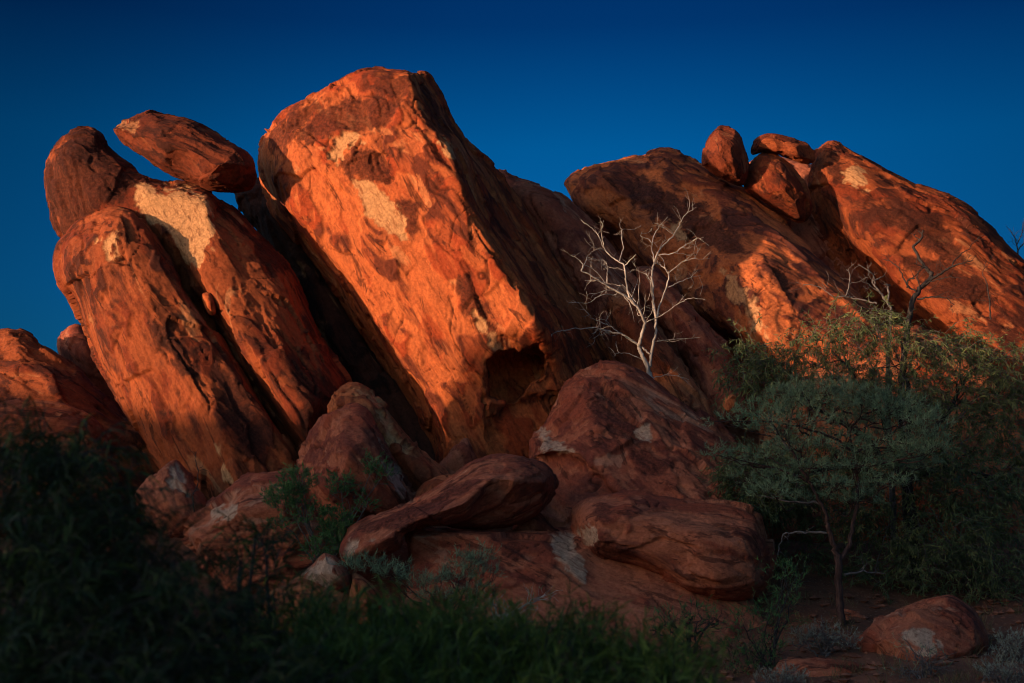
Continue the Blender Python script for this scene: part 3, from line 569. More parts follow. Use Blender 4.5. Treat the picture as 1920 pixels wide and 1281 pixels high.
# ------------------------------------------------------------ plants
class Geo:
    def __init__(s): s.V = []; s.F = []; s.A = []; s.n = 0
    def add(s, V, F, A=None):
        s.V.append(V); s.F.append(F+s.n); s.n += len(V); s.A.append(np.zeros(len(V)) if A is None else A)
    def mesh(s, name, org=(0, 0, 0), smooth=True):
        V = np.concatenate(s.V)-np.array(org); F = np.concatenate(s.F)
        return fast_mesh(name, V, F, np.full(len(F), 4), smooth, {'tint': np.concatenate(s.A)})
def tube(g, pts, rad, sides=6, tint=0.5):
    p = np.array(pts, float); n = len(p); r = np.broadcast_to(np.array(rad, float), (n,))
    t = np.gradient(p, axis=0); t /= np.linalg.norm(t, axis=1)[:, None]+1e-9
    ref = np.where(np.abs(t[:, 1:2]) < 0.9, np.array([[0, 1.0, 0]]), np.array([[1.0, 0, 0]]))
    a = np.cross(t, ref); a /= np.linalg.norm(a, axis=1)[:, None]+1e-9; b = np.cross(t, a)
    th = np.arange(sides)*2*math.pi/sides
    V = p[:, None]+r[:, None, None]*(np.cos(th)[None, :, None]*a[:, None]+np.sin(th)[None, :, None]*b[:, None])
    i = np.arange(n-1)[:, None]*sides; j = np.arange(sides)[None]; k = (j+1) % sides
    F = np.stack([i+j, i+k, i+sides+k, i+sides+j], -1).reshape(-1, 4)
    g.add(V.reshape(-1, 3), F, np.full(n*sides, tint))
def refine(pts, n=4, wob=0.0, rg=rng):
    p = np.array(pts, float); q = np.vstack([2*p[0]-p[1], p, 2*p[-1]-p[-2]]); out = []
    for i in range(1, len(q)-2):
        for k in range(n):
            t = k/n; a, b, c, d = q[i-1], q[i], q[i+1], q[i+2]
            out.append(0.5*((2*b)+(c-a)*t+(2*a-5*b+4*c-d)*t*t+(3*b-a-3*c+d)*t**3))
    out.append(p[-1]); out = np.array(out)
    if wob: out[1:-1] += rg.normal(size=out[1:-1].shape)*wob
    return out
def leaves(g, pos, dirv, ln, wd, bend=0.2, segs=2, rg=rng, tint=None):
    n = len(pos); dirv = dirv/(np.linalg.norm(dirv, axis=1)[:, None]+1e-9)
    up = rg.normal(size=(n, 3)); side = np.cross(dirv, up); side /= np.linalg.norm(side, axis=1)[:, None]+1e-9
    nrm = np.cross(side, dirv)
    ln = np.broadcast_to(ln, (n,)); wd = np.broadcast_to(wd, (n,)); bs = bend*ln*rg.uniform(0.3, 1.0, n)
    rows = []
    for k in range(segs+1):
        t = k/segs; w = wd*(math.sin(math.pi*min(max(t, 0.06), 0.97))**0.7)*0.5
        c = pos+dirv*(ln*t)[:, None]-nrm*(bs*(t*t))[:, None]
        rows += [c-side*w[:, None], c+side*w[:, None]]
    V = np.stack(rows, 1).reshape(-1, 3); m = 2*(segs+1)
    base = (np.arange(n)*m)[:, None, None]; k = np.arange(segs)[None, :, None]*2
    F = (base+k+np.array([0, 1, 3, 2])[None, None]).reshape(-1, 4)
    tint = rg.uniform(0, 1, n) if tint is None else tint
    g.add(V, F, np.repeat(tint, m))
def walk(start, d, length, n, wob, droop, rg):
    p = [np.array(start, float)]; d = np.array(d, float); d /= np.linalg.norm(d)+1e-9
    for k in range(n):
        d = d+rg.normal(size=3)*wob+np.array([0, 0, -droop]); d /= np.linalg.norm(d)+1e-9
        p.append(p[-1]+d*length/n)
    return np.array(p)
def empty(name, loc, label, cat, group=None):
    o = bpy.data.objects.new(name, None); COL.objects.link(o); o.location = Vector(loc); o.empty_display_size = 0.3
    return tag(o, label, cat, group)
def crown(root, blobs, mat, twigmat, ln, wd, per, leafn, droop, rise, twl, seed, bend=0.25, segs=2, twr=0.004, spread=1.0, join=None, flat=False, twname='twigs', clump=0.0):
    """blobs: (px, py, rx, ry, depth, thickness in m, weight); twigs start in the blob and carry leaves"""
    rg = np.random.default_rng(seed); gl, gt = Geo(), Geo(); org = np.array(root.location)
    for bx, by, rx, ry, d, th, wgt in blobs:
        nt_ = int(per*wgt*rx*ry/3000)+3
        for k in range(nt_):
            q = rg.normal(size=3); q *= rg.uniform(0.25, 1)**0.5/np.linalg.norm(q)
            c = P(bx+q[0]*rx*spread, by+q[1]*ry*spread, d+q[2]*th)
            dr = np.array([q[0]*0.8+rg.normal()*0.4, q[2]*0.5+rg.normal()*0.4, rise+rg.normal()*0.3])
            L_ = twl*rg.uniform(0.5, 1.3)
            w_ = walk(c, dr, L_, 5, 0.22, droop, rg)
            tube(gt, w_, np.linspace(twr, twr*0.35, 6), 3, rg.uniform())
            m = max(3, int(leafn*rg.uniform(0.6, 1.3))); tt = rg.uniform(0.12, 1.0, m)*5; i = np.minimum(tt.astype(int), 4); f = (tt-i)[:, None]
            ps = w_[i]*(1-f)+w_[i+1]*f; ax = w_[i+1]-w_[i]; ax /= np.linalg.norm(ax, axis=1)[:, None]+1e-9
            dv = ax*0.7+rg.normal(size=(m, 3))*0.55+np.array([0, 0, (-0.5 if droop > 0.1 else 0.35)])
            tb = rg.uniform(0, 0.75)
            leaves(gl, ps, dv, ln*rg.uniform(0.6, 1.25, m), wd*rg.uniform(0.7, 1.2, m), bend, segs, rg, np.clip(tb+rg.uniform(-0.1, 0.28, m), 0, 1))
        if join is not None:
            j = np.array(join if not callable(join) else join(bx, by))
            c = P(np.float64(bx), np.float64(by+ry*0.3), np.float64(d)); mid = 0.5*(j+c)+np.array([0, 0, -0.12 if flat else 0.15])+rg.normal(size=3)*0.06
            pts = refine([j, mid, c], 5, 0.012, rg); r0 = max(twr*1.6, 0.006+0.00006*rx)
            tube(gt, pts, np.linspace(r0*1.8, r0*0.6, len(pts)), 5, 0.3)
            for k in range(4):
                e = P(bx+rg.uniform(-0.8, 0.8)*rx, by+rg.uniform(-0.6, 0.6)*ry, d+rg.uniform(-0.6, 0.6)*th)
                pts = refine([c*0.6+mid*0.4, 0.5*(c+e)+rg.normal(size=3)*0.05, e], 4, 0.01, rg); tube(gt, pts, np.linspace(r0*0.8, r0*0.25, len(pts)), 4, 0.3)
    t = link(twname, gt.mesh('twigs', org), twigmat, root); t['kind'] = 'stuff'
    f = link('foliage', gl.mesh('foliage', org), mat, root); f['kind'] = 'stuff'
    return root
def px_path(pts, d0, d1=None):
    d1 = d0 if d1 is None else d1
    return np.array([P(np.float64(a), np.float64(b), np.float64(d0+(d1-d0)*i/max(1, len(pts)-1))) for i, (a, b) in enumerate(pts)])
def stem(root, name, pts, r0, r1, mat, wob=0.01, sides=8, seed=1, twigs=0, twl=0.4, twr=None, rise=0.15, sub=2):
    rg = np.random.default_rng(seed); g = Geo(); p = refine(pts, 5, wob, rg)
    tube(g, p, np.linspace(r0, r1, len(p)), sides)
    seg = np.linalg.norm(np.diff(p, axis=0), axis=1).sum()
    for k in range(twigs):
        i = int(rg.uniform(0.25, 1.0)*(len(p)-1)); i = min(i, len(p)-2)
        d = p[i+1]-p[i]; d /= np.linalg.norm(d)+1e-9
        s = rg.normal(size=3)*np.array([1, 0.7, 0.8]); s /= np.linalg.norm(s)
        w_ = walk(p[i], d*0.6+s*0.8+np.array([0, 0, rise]), twl*rg.uniform(0.4, 1.2), 6, 0.28, -0.02, rg)
        tr = twr or max(0.0045, r1*0.8); tube(g, w_, np.linspace(tr, 0.0024, 7), 4)
        for q in range(sub):
            j = rg.integers(1, 5); w2 = walk(w_[j], (w_[j+1]-w_[j])/np.linalg.norm(w_[j+1]-w_[j])+rg.normal(size=3)*0.6, twl*rg.uniform(0.2, 0.55), 4, 0.3, -0.02, rg)
            tube(g, w2, np.linspace(tr*0.6, 0.0020, 5), 3)
    return link(name, g.mesh(name, np.array(root.location)), mat, root)
def gnd(x, y): return float(ground_z(np.array([x]), np.array([y]))[0])

# ---- bleached dead tree between the domed boulder and the great slab
def dz(X, Y): return (1000+X/2.912, 360+Y/2.912)
def dead_tree():
    d = 29.9
    b = P(*map(np.float64, dz(645, 1080)), np.float64(d)); base = (b[0]+0.1, b[1], gnd(b[0], b[1])-0.1)
    t = empty('dead_tree', base, 'bleached white leafless dead tree in front of the dark rock slabs', 'tree')
    k = 0.0080
    def br(name, pts, r0, r1, dd=0.0, **kw):
        return stem(t, name, px_path([dz(*p) for p in pts], d, d+dd), r0*k/2.9, r1*k/2.9, M_WHITEWOOD, **kw)
    pts = np.vstack([np.array(base)[None], px_path([dz(*p) for p in [(655, 1130), (642, 1020), (626, 960), (602, 905), (580, 862), (575, 838)]], d)])
    stem(t, 'trunk', pts, 22*k/2.9, 13*k/2.9, M_WHITEWOOD, 0.006, 9, 3)
    B = [
     ([(575,840),(590,790),(608,715),(590,670),(556,612),(510,572),(430,530),(380,496),(330,466),(262,432)], 14, 5, -0.7, dict(twigs=9, twl=0.8)),
     ([(262,432),(270,400),(240,362),(205,345)], 4.5, 1.5, 0, dict(twigs=2, twl=0.3)),
     ([(262,432),(285,385),(300,345),(350,308)], 4, 1.2, 0.2, dict(twigs=4, twl=0.5)),
     ([(638,955),(642,900),(665,790),(668,700),(655,600),(650,500),(650,430),(660,385),(682,330),(705,300),(770,232),(800,170),(835,120),(890,85)], 13, 2.2, 0.4, dict(twigs=7, twl=0.6)),
     ([(672,690),(690,622),(725,530),(738,450),(700,402),(664,385)], 8, 4, 0.3, dict(twigs=3, twl=0.5)),
     ([(738,444),(800,392),(860,365),(905,370)], 4, 1.2, -0.3, dict(twigs=5, twl=0.5)),
     ([(735,522),(800,490),(870,465),(915,458)], 4.5, 1.2, 0.3, dict(twigs=5, twl=0.5)),
     ([(548,612),(520,560),(506,480),(497,405),(450,370),(400,328),(380,290),(350,230),(310,190),(262,155)], 9, 1.6, 0.5, dict(twigs=7, twl=0.5)),
     ([(497,405),(530,370),(562,340)], 5, 1.6, -0.2, dict(twigs=3, twl=0.3)),
     ([(468,382),(490,310),(480,212),(530,205)], 4, 1.3, 0.3, dict(twigs=4, twl=0.35)),
     ([(385,292),(372,220),(385,155)], 3.5, 1.2, -0.2, dict(twigs=3, twl=0.35)),
     ([(575,835),(520,800),(480,776),(400,760),(340,740),(280,745),(200,750),(130,765),(92,790)], 9, 1.4, -0.8, dict(twigs=10, twl=0.6)),
     ([(478,774),(420,735),(380,716),(320,690),(300,660)], 4, 1.2, -0.2, dict(twigs=6, twl=0.45)),
     ([(430,765),(380,775),(325,800)], 3.5, 1.2, 0.2, dict(twigs=3, twl=0.3)),
     ([(660,385),(648,290),(680,200),(735,135)], 5, 1.3, 0.4, dict(twigs=4, twl=0.4)),
     ([(652,290),(620,255),(585,240),(600,210)], 3, 1.0, -0.2, dict(twigs=2, twl=0.3)),
     ([(682,348),(770,330),(830,290),(890,258),(930,250)], 4.5, 1.2, -0.4, dict(twigs=6, twl=0.45)),
     ([(617,712),(700,672),(790,612),(860,580),(940,590)], 4.5, 1.2, -0.5, dict(twigs=3, twl=0.4)),
     ([(678,812),(760,806),(912,793)], 4, 1.3, 0.3, dict(twigs=4, twl=0.4)),
     ([(652,1016),(760,1000),(850,1026)], 3.5, 1.2, -0.3, dict(twigs=3, twl=0.3)),
     ([(595,915),(520,885),(460,880),(440,895)], 3.5, 1.2, -0.3, dict(twigs=2, twl=0.3)),
     ([(645,490),(610,450),(560,425)], 3.5, 1.2, 0.2, dict(twigs=4, twl=0.35)),
     ([(560,600),(500,520),(470,512),(410,500)], 3.5, 1.2, 0.4, dict(twigs=4, twl=0.4)),
     ([(450,560),(370,565),(300,605),(220,605)], 4, 1.1, -0.4, dict(twigs=6, twl=0.45)),
     ([(398,500),(405,440),(395,380),(330,375)], 4, 1.2, 0.2, dict(twigs=4, twl=0.4)),
     ([(635,885),(610,862),(592,846)], 7, 6, 0.0, dict()),
     ([(640,490),(650,640),(612,705)], 3.5, 1.5, 0.2, dict(twigs=2, twl=0.3)),
    ]
    for i, (p, r0, r1, dd, kw) in enumerate(B): br('branch', p, r0, r1, dd, seed=40+i, wob=0.008, sides=6, **kw)
dead_tree()
# ---- burnt dead tree and grey dead branches above the green trees
def bz(X, Y): return (1400+X/3.692, 220+Y/3.692)
def burnt_tree(name, label, B, d, foot, mat):
    b = P(np.float64(foot[0]), np.float64(foot[1]), np.float64(d)); base = (b[0], b[1], b[2]-0.6 if d > 33 else gnd(b[0], b[1])-0.1)
    t = empty(name, base, label, 'tree')
    stem(t, 'trunk', np.vstack([np.array(base)[None], px_path([foot]+[bz(*B[0][0][0])], d)]), 0.07, B[0][1]*0.0085/3.69, mat, 0.01, 8, 9)
    for i, (p, r0, r1, dd, tw) in enumerate(B):
        stem(t, 'branch', px_path([bz(*q) for q in p], d, d+dd), r0*0.0085/3.69, r1*0.0085/3.69, mat, 0.01, 6, 90+i, twigs=tw, twl=0.45)
burnt_tree('dead_tree', 'blackened dead tree with crooked branches rising over the green trees', [
    ([(1120,1400),(1150,1270),(1200,1190),(1272,1110),(1270,1075),(1220,1020),(1180,950),(1155,895),(1200,850),(1222,785)], 26, 8, 0.3, 3),
    ([(1250,1135),(1350,1080),(1430,1030),(1500,1010),(1570,988)], 13, 3, -0.3, 6),
    ([(1430,1030),(1440,990),(1490,945),(1560,880),(1605,838)], 7, 2, 0.3, 4),
    ([(1170,1205),(1110,1160),(1065,1062),(1000,1000),(945,980)], 9, 3, 0.3, 4),
    ([(1110,1180),(1120,1130),(1165,1115)], 9, 6, -0.2, 2),
    ([(1200,1190),(1185,1110),(1195,1060),(1240,1040)], 6, 2, 0.2, 3),
    ([(1230,1160),(1330,1120),(1400,1108),(1500,1110)], 6, 2, -0.3, 5),
    ([(1180,1260),(1280,1245),(1370,1250),(1440,1300)], 9, 3, -0.2, 5),
    ([(1690,1400),(1680,1281),(1662,1150),(1635,1080),(1660,990)], 8, 2, 0.2, 4)], 28.9, (1690, 760), M_BURNT)
burnt_tree('dead_tree', 'grey dead tree with thin curled branches left of the blackened one', [
    ([(1000,1330),(960,1265),(900,1180),(865,1140),(905,1120),(945,1100)], 12, 4, 0.2, 3),
    ([(890,1150),(880,1100),(850,1070),(770,1015)], 8, 4, -0.2, 2),
    ([(980,1300),(985,1210),(970,1160),(990,1160)], 9, 6, 0.2, 2),
    ([(900,1290),(820,1270),(690,1240),(600,1240),(500,1170),(390,1160)], 9, 2.5, 0.2, 7),
    ([(685,1240),(715,1150),(712,1080),(690,1052)], 8, 4, 0.1, 3),
    ([(960,1260),(880,1180),(790,1130)], 6, 3, -0.2, 3)], 28.5, (1665, 740), M_GREYWOOD)
burnt_tree('dead_bush', 'black leafless bush on the skyline at the right edge', [
    ([(1880,1000),(1870,880),(1850,820),(1810,770)], 9, 3, 0.2, 6),
    ([(1870,880),(1900,820),(1915,760)], 7, 3, 0.2, 7), ([(1875,930),(1930,860),(1990,790)], 7, 3, 0.2, 8)], 35.6, (1912, 500), M_BURNT)

# ---- weeping olive green tree
def weeping_tree():
    f = P(1712.0, 1130.0, 27.4); base = (float(f[0]), float(f[1]), gnd(f[0], f[1])-0.1)
    t = empty('weeping_tree', base, 'big bushy olive green tree with narrow drooping leaves at the right', 'tree')
    fork = P(1700.0, 900.0, 27.4)
    stem(t, 'trunk', [base, P(1716.0, 1040.0, 27.3), fork], 0.16, 0.10, M_BURNT, 0.02, 8, 5)
    for i, e in enumerate([(1560, 660), (1690, 640), (1830, 690), (1470, 740), (1420, 900), (1870, 900)]):
        m = P((e[0]+1700)/2+10.0, (e[1]+900)/2-20.0, 27.3)
        stem(t, 'branch', [fork, m, P(float(e[0]), float(e[1]), 27.3)], 0.07, 0.02, M_BURNT, 0.03, 6, 20+i, twigs=10, twl=1.0)
    B = [(1402,668,42,38,27.2,.5,1.0),(1392,700,25,30,27.0,.4,.9),(1450,722,60,40,27.1,.7,.9),(1520,665,70,42,27.3,.7,.7),(1600,625,75,40,27.4,.7,.65),(1640,600,40,28,27.4,.6,.6),(1690,655,80,45,27.4,.8,.65),
         (1780,650,60,40,27.5,.7,.5),(1840,680,70,45,27.5,.8,.6),(1900,690,60,50,27.5,.8,.7),(1560,725,110,50,27.1,.9,.9),(1690,735,100,50,27.3,.9,.7),(1810,760,90,60,27.3,.9,.8),(1900,790,60,80,27.3,.9,.8),
         (1430,880,60,45,26.6,.6,1.2),(1410,930,45,36,26.4,.5,1.8),(1390,890,30,40,26.3,.4,1.5),(1440,955,40,26,26.4,.4,1.3),(1480,930,60,40,26.7,.7,.9),(1700,870,110,60,27.0,.9,.8),(1820,900,90,80,27.1,.9,.8),(1780,1010,95,60,26.7,.9,.9),(1860,1040,70,60,26.8,.8,.7),(1740,1060,60,34,26.5,.6,.8),(1570,960,90,60,27.2,.8,.6),(1660,990,80,60,27.2,.8,.5),(1510,860,90,60,27.0,.8,.8),(1640,1070,80,40,26.9,.6,.5),(1880,1100,50,34,26.6,.6,.6),(1900,930,50,90,27,.8,.7),(1600,1095,80,32,27.4,.5,.7),(1700,1110,80,28,27.2,.5,.7),(1820,1108,80,28,26.9,.5,.7),(1510,1050,46,50,27.6,.4,.7)]
    crown(t, B, M_LEAF_WEEP, M_GREYWOOD, 0.11, 0.018, 150, 19, 0.22, 0.25, 0.55, 11, bend=0.3, segs=2, twr=0.0045, join=lambda x, y: P((x+1700)/2.0, (y+880)/2.0, 27.3))
weeping_tree()
# ---- acacia with flat grey-green layers
def acacia():
    q = lambda X, Y: (1300+X/2.905, 840+Y/2.905)
    d = 24.6
    f = P(*map(np.float64, q(812, 985)), np.float64(d)); base = (float(f[0]), float(f[1]), gnd(f[0], f[1])-0.15)
    t = empty('acacia_tree', base, 'slender forked acacia with flat grey green layers of foliage, foreground right', 'tree')
    stem(t, 'trunk', np.vstack([np.array(base)[None], px_path([q(812,985), q(800,880), q(795,800), q(792,650), q(785,575)], d)]), 0.075, 0.06, M_BARK, 0.008, 9, 2)
    stem(t, 'limb', px_path([q(788,610), q(760,520), q(735,440), q(730,380), q(690,290), q(640,200), q(590,115), q(530,0), (1462, 805)], d, d-0.3), 0.048, 0.015, M_BARK, 0.010, 8, 3, twigs=6, twl=0.7)
    stem(t, 'limb', px_path([q(790,620), q(840,545), q(868,420), q(895,250), q(885,100), (1598, 800), (1650, 765)], d, d+0.3), 0.045, 0.015, M_BARK, 0.010, 8, 4, twigs=6, twl=0.7)
    for i, (p, dd) in enumerate([([(1520,905),(1470,885),(1400,865),(1350,855)], -0.3), ([(1595,845),(1560,820),(1500,800),(1420,790),(1340,790)], -0.4), ([(1600,850),(1660,820),(1720,780)], 0.3),
                                 ([(1596,880),(1650,870),(1740,850)], -0.3), ([(1537,945),(1480,940),(1420,930)], 0.2), ([(1550,1000),(1500,998),(1470,1005),(1458,1040)], 0.1), ([(1583,1078),(1620,1072),(1660,1076)], 0.2), ([(1480,845),(1450,800),(1440,770)], 0.1)]):
        stem(t, 'branch', px_path(p, d, d+dd), 0.025, 0.007, M_BARK if i < 4 else M_GREYWOOD, 0.012, 6, 30+i, twigs=5, twl=0.35)
    pads = [(1372,792,48,10),(1430,778,62,13),(1500,790,70,12),(1470,758,60,12),(1520,738,55,16),(1560,760,55,12),(1590,790,70,13),(1450,806,60,10),(1655,775,60,22),(1712,775,55,24),(1745,800,42,22),(1690,812,70,16),
            (1352,852,30,9),(1400,862,34,8),(1440,850,55,12),(1500,836,70,11),(1590,825,70,14),(1640,845,70,14),(1720,840,50,16),(1490,884,70,11),(1540,876,56,10),(1620,875,70,13),(1700,875,56,14),(1560,912,50,9),(1625,912,60,12),(1450,905,50,10),(1390,895,24,8),(1480,735,40,14),(1560,730,50,18),(1620,745,50,18),(1680,760,50,20),(1750,835,40,26),(1720,870,50,20),(1660,905,55,14),(1600,935,60,12),(1520,935,50,10),(1450,925,44,12)]
    B = [(x, y, rx, ry, d-0.1+0.5*math.sin(i*2.4), 0.42, (3.2 if ry < 20 else 2.2)*(0.55+0.75*abs(math.sin(i*1.7)))) for i, (x, y, rx, ry) in enumerate(pads)]
    crown(t, B, M_LEAF_ACACIA, M_BARK, 0.085, 0.018, 64, 19, 0.0, 0.45, 0.20, 12, bend=0.12, segs=1, twr=0.003, join=lambda x, y: P(1535.0+(x-1535)*0.55, y+26.0, d), flat=True)
acacia()
# ---- shrubs among the boulders
def shrub(name, label, foot, d, blobs, mat, twm, ln, wd, per, leafn, seed, droop=0.0, rise=0.5, twl=0.22, stems=7, cat='shrub', group=None, segs=1, twr=0.0035, spr=0.05):
    f = P(float(foot[0]), float(foot[1]), float(d)); base = (float(f[0]), float(f[1]), min(float(f[2]), gnd(f[0], f[1])+0.6))
    t = empty(name, base, label, cat, group)
    rg = np.random.default_rng(seed)
    for i in range(stems):
        b = blobs[i % len(blobs)]
        e = P(b[0]+rg.uniform(-.5, .5)*b[2], b[1]+rg.uniform(-.4, .4)*b[3], b[4]); s = np.array(base)+rg.normal(size=3)*spr
        stem(t, 'stem', [s, 0.5*(s+e)+rg.normal(size=3)*0.08, e], 0.018, 0.005, twm, 0.015, 5, seed*10+i, twigs=7, twl=twl*2)
    crown(t, blobs, mat, twm, ln, wd, per, leafn, droop, rise, twl, seed, bend=0.15, segs=segs, twr=twr, join=base if len(blobs) < 9 else None)
    return t
shrub('green_shrub', 'dark green shrub with tangled grey twigs in front of the split boulder', (610, 1065), 25.5,
      [(555,905,28,26,25.2,.25,1.6),(530,935,30,26,25.1,.25,1.4),(570,960,28,28,25.1,.25,.7),(630,985,30,34,25.2,.25,1.4),(640,1010,24,26,25.1,.25,1.3),(600,1035,34,24,25.0,.25,.8),(640,915,22,24,25.3,.2,1.1),(700,880,22,16,25.4,.2,.9),(720,890,12,12,25.4,.15,.8),(685,945,14,22,25.3,.2,.6),(520,985,22,18,25.0,.25,.5)],
      M_LEAF_DARK, M_GREYWOOD, 0.065, 0.036, 300, 17, 51, stems=14, twl=0.2)
shrub('silver_shrub', 'low grey green shrub with spreading layers before the flat topped block', (850, 1150), 22.4,
      [(690,1062,36,12,22.2,.3,2.2),(740,1078,40,14,22.2,.3,1.8),(790,1092,40,14,22.2,.3,1.6),(870,1058,36,14,22.3,.3,1.6),(900,1048,30,12,22.3,.25,1.6),(915,1078,24,9,22.3,.25,1.4),(850,1085,34,12,22.2,.3,1.6),(880,1112,36,12,22.2,.3,1.3),(810,1120,36,12,22.1,.3,1.3),(655,1058,16,9,22.2,.2,1.5)],
      M_LEAF_ACACIA, M_BARK, 0.09, 0.020, 170, 13, 52, stems=9, twl=0.2)
shrub('sapling', 'thin white stemmed sapling before the flat topped block', (930, 1180), 22.0,
      [(925,1125,22,14,22,.2,.6),(955,1140,22,16,22,.2,.6),(1010,1118,30,10,22,.2,.35),(975,1160,26,14,22,.2,.8)], M_LEAF_DARK, M_WHITEWOOD, 0.06, 0.02, 60, 8, 53, stems=4, twl=0.2, cat='shrub')
shrub('green_shrub', 'small dark green shrub below the massive round boulder', (1290, 1225), 21.8,
      [(1255,1165,34,18,21.7,.3,1.4),(1300,1150,34,16,21.8,.3,1.3),(1340,1165,26,16,21.8,.3,1.0),(1225,1180,24,12,21.7,.3,1.1),(1290,1190,34,20,21.7,.3,.5)], M_LEAF_DARK, M_BURNT, 0.07, 0.024, 80, 12, 54, stems=8, twl=0.22)
shrub('green_shrub', 'taller sparse dark green shrub left of the acacia trunk', (1440, 1270), 22.2,
      [(1465,1080,26,24,22.3,.3,1.2),(1480,1110,26,24,22.3,.3,1.1),(1440,1140,34,20,22.3,.3,1.2),(1400,1170,34,22,22.2,.3,1.2),(1460,1170,34,26,22.2,.3,1.0),(1390,1215,36,24,22,.3,1.1),(1440,1225,40,26,22,.3,1.1),(1490,1075,20,16,22.3,.2,1.0),(1410,1255,40,20,21.9,.3,1.0)], M_LEAF_DARK, M_BURNT, 0.07, 0.024, 85, 12, 55, stems=11, twl=0.24)
sx = dict(mat=M_LEAF_SILVER, twm=M_GREYWOOD, ln=0.04, wd=0.016, per=260, leafn=16, rise=0.9, twl=0.16, stems=8, group='silvery grey bushes on the ground at the lower right')
shrub('grey_bush', 'silvery grey bush at the foot of the acacia trunk', (1545, 1232), 22.6, [(1500,1200,28,18,22.5,.25,1.0),(1545,1192,34,22,22.5,.3,1.0),(1590,1205,26,16,22.5,.25,.8)], seed=56, **sx)
shrub('grey_bush', 'silvery grey bush cut by the bottom edge, left of the flat low rock', (1470, 1300), 20.4, [(1450,1278,34,12,20.4,.25,1.0),(1485,1272,34,14,20.4,.25,1.0)], seed=57, **sx)
shrub('grey_bush', 'silvery grey bush at the right edge beside the cracked boulder', (1895, 1262), 22.0, [(1890,1210,30,24,22,.3,1.0),(1920,1220,26,26,22,.3,1.0),(1880,1235,24,18,22,.3,.8)], seed=58, **sx)
shrub('grey_bush', 'silvery grey bush in the bottom right corner', (1880, 1310), 20.2, [(1865,1262,30,16,20.2,.25,1.0),(1905,1270,34,20,20.2,.25,1.0)], seed=59, **sx)
shrub('low_shrub', 'thin olive shrub in front of the cracked boulder', (1730, 1290), 20.6, [(1715,1225,34,22,20.6,.3,.5),(1760,1245,36,20,20.6,.3,.5),(1690,1260,36,18,20.6,.3,.6)], M_LEAF_ACACIA, M_GREYWOOD, 0.06, 0.016, 60, 10, 60, stems=6, twl=0.22)
def dead_twig():
    f = P(364.0, 960.0, 25.6); t = empty('dead_sapling', tuple(f), 'thin leafless sapling in front of the pointed rock', 'sapling')
    stem(t, 'stem', px_path([(364,960),(362,930),(372,900),(366,860),(370,845)], 25.6), 0.012, 0.004, M_BURNT, 0.01, 5, 71, twigs=7, twl=0.3)
dead_twig()

# ---- near, out of focus bushes in front of the photographer
def near_bush(name, label, foot, d, plumes, seed, leafn, ln, wd, mat=M_LEAF_FRONT, DY=38, droop=0.16, rise=0.6, shoot=0.36, per=1.0, cat='bush'):
    """plumes: (px, py, rx, ry, depth, number of shoots); each shoot is an arching stem with long curved leaves"""
    rg = np.random.default_rng(seed); f = P(float(foot[0]), 1281.0, float(d)); base = np.array([f[0], f[1], gnd(f[0], f[1])])
    t = empty(name, base, label, cat)
    gl, gt = Geo(), Geo()
    for (x, y, rx, ry, dd, n) in plumes:
        jit = rg.uniform(-22, 22); cl = rg.uniform(0.0, 0.35)
        for k in range(int(n*per)):
            a = rg.uniform(0, 2*math.pi); r = rg.uniform(0, 1)**0.5
            c = P(x+rx*r*math.cos(a), y+DY+jit+ry*r*math.sin(a), dd+rg.uniform(-0.7, 0.7))
            lean = rg.normal(size=3)*0.45; w_ = walk(c, np.array([lean[0], lean[1]*0.6, rise]), shoot*rg.uniform(0.5, 1.2), 7, 0.12, droop*0.7, rg)
            tube(gt, w_, np.linspace(0.0035, 0.0012, 8), 3)
            m = int(leafn*rg.uniform(0.7, 1.2)); tt = np.sort(rg.uniform(0.05, 1.0, m))*7; i = np.minimum(tt.astype(int), 6); fr = (tt-i)[:, None]
            ps = w_[i]*(1-fr)+w_[i+1]*fr; ax = w_[i+1]-w_[i]; ax /= np.linalg.norm(ax, axis=1)[:, None]
            dv = ax*0.9+rg.normal(size=(m, 3))*0.42
            lsc = ln*rg.uniform(0.6, 1.2, m)
            # curved blades that arch over under their own weight
            segs = 4; dv /= np.linalg.norm(dv, axis=1)[:, None]
            side = np.cross(dv, rg.normal(size=(m, 3))); side /= np.linalg.norm(side, axis=1)[:, None]
            rows = []; p_ = ps.copy(); dcur = dv.copy(); wv = wd*rg.uniform(0.7, 1.2, m)
            for s in range(segs+1):
                wdt = wv*math.sin(math.pi*min(max(s/segs, 0.12), 0.97))**0.6*0.5
                rows += [p_-side*wdt[:, None], p_+side*wdt[:, None]]
                dcur = dcur+np.array([0, 0, -droop*2.2]); dcur /= np.linalg.norm(dcur, axis=1)[:, None]; p_ = p_+dcur*(lsc/segs)[:, None]
            V = np.stack(rows, 1).reshape(-1, 3); mm = 2*(segs+1)
            F = ((np.arange(m)*mm)[:, None, None]+np.arange(segs)[None, :, None]*2+np.array([0, 1, 3, 2])[None, None]).reshape(-1, 4)
            gl.add(V, F, np.repeat(np.clip(cl+rg.uniform(0, .6)+rg.uniform(-.1, .25, m), 0, 1), mm))
        c = P(float(x), float(y), float(dd)); s = base+np.array([rg.normal()*0.15, rg.normal()*0.15, 0])
        tube(gt, refine([s, 0.5*(s+c)+rg.normal(size=3)*0.08, c], 5, 0.01, rg), np.linspace(0.022, 0.008, 11), 5)
    o = link('branches', gt.mesh('branches', base), M_BURNT, t); o['kind'] = 'stuff'
    o = link('foliage', gl.mesh('foliage', base), mat, t); o['kind'] = 'stuff'
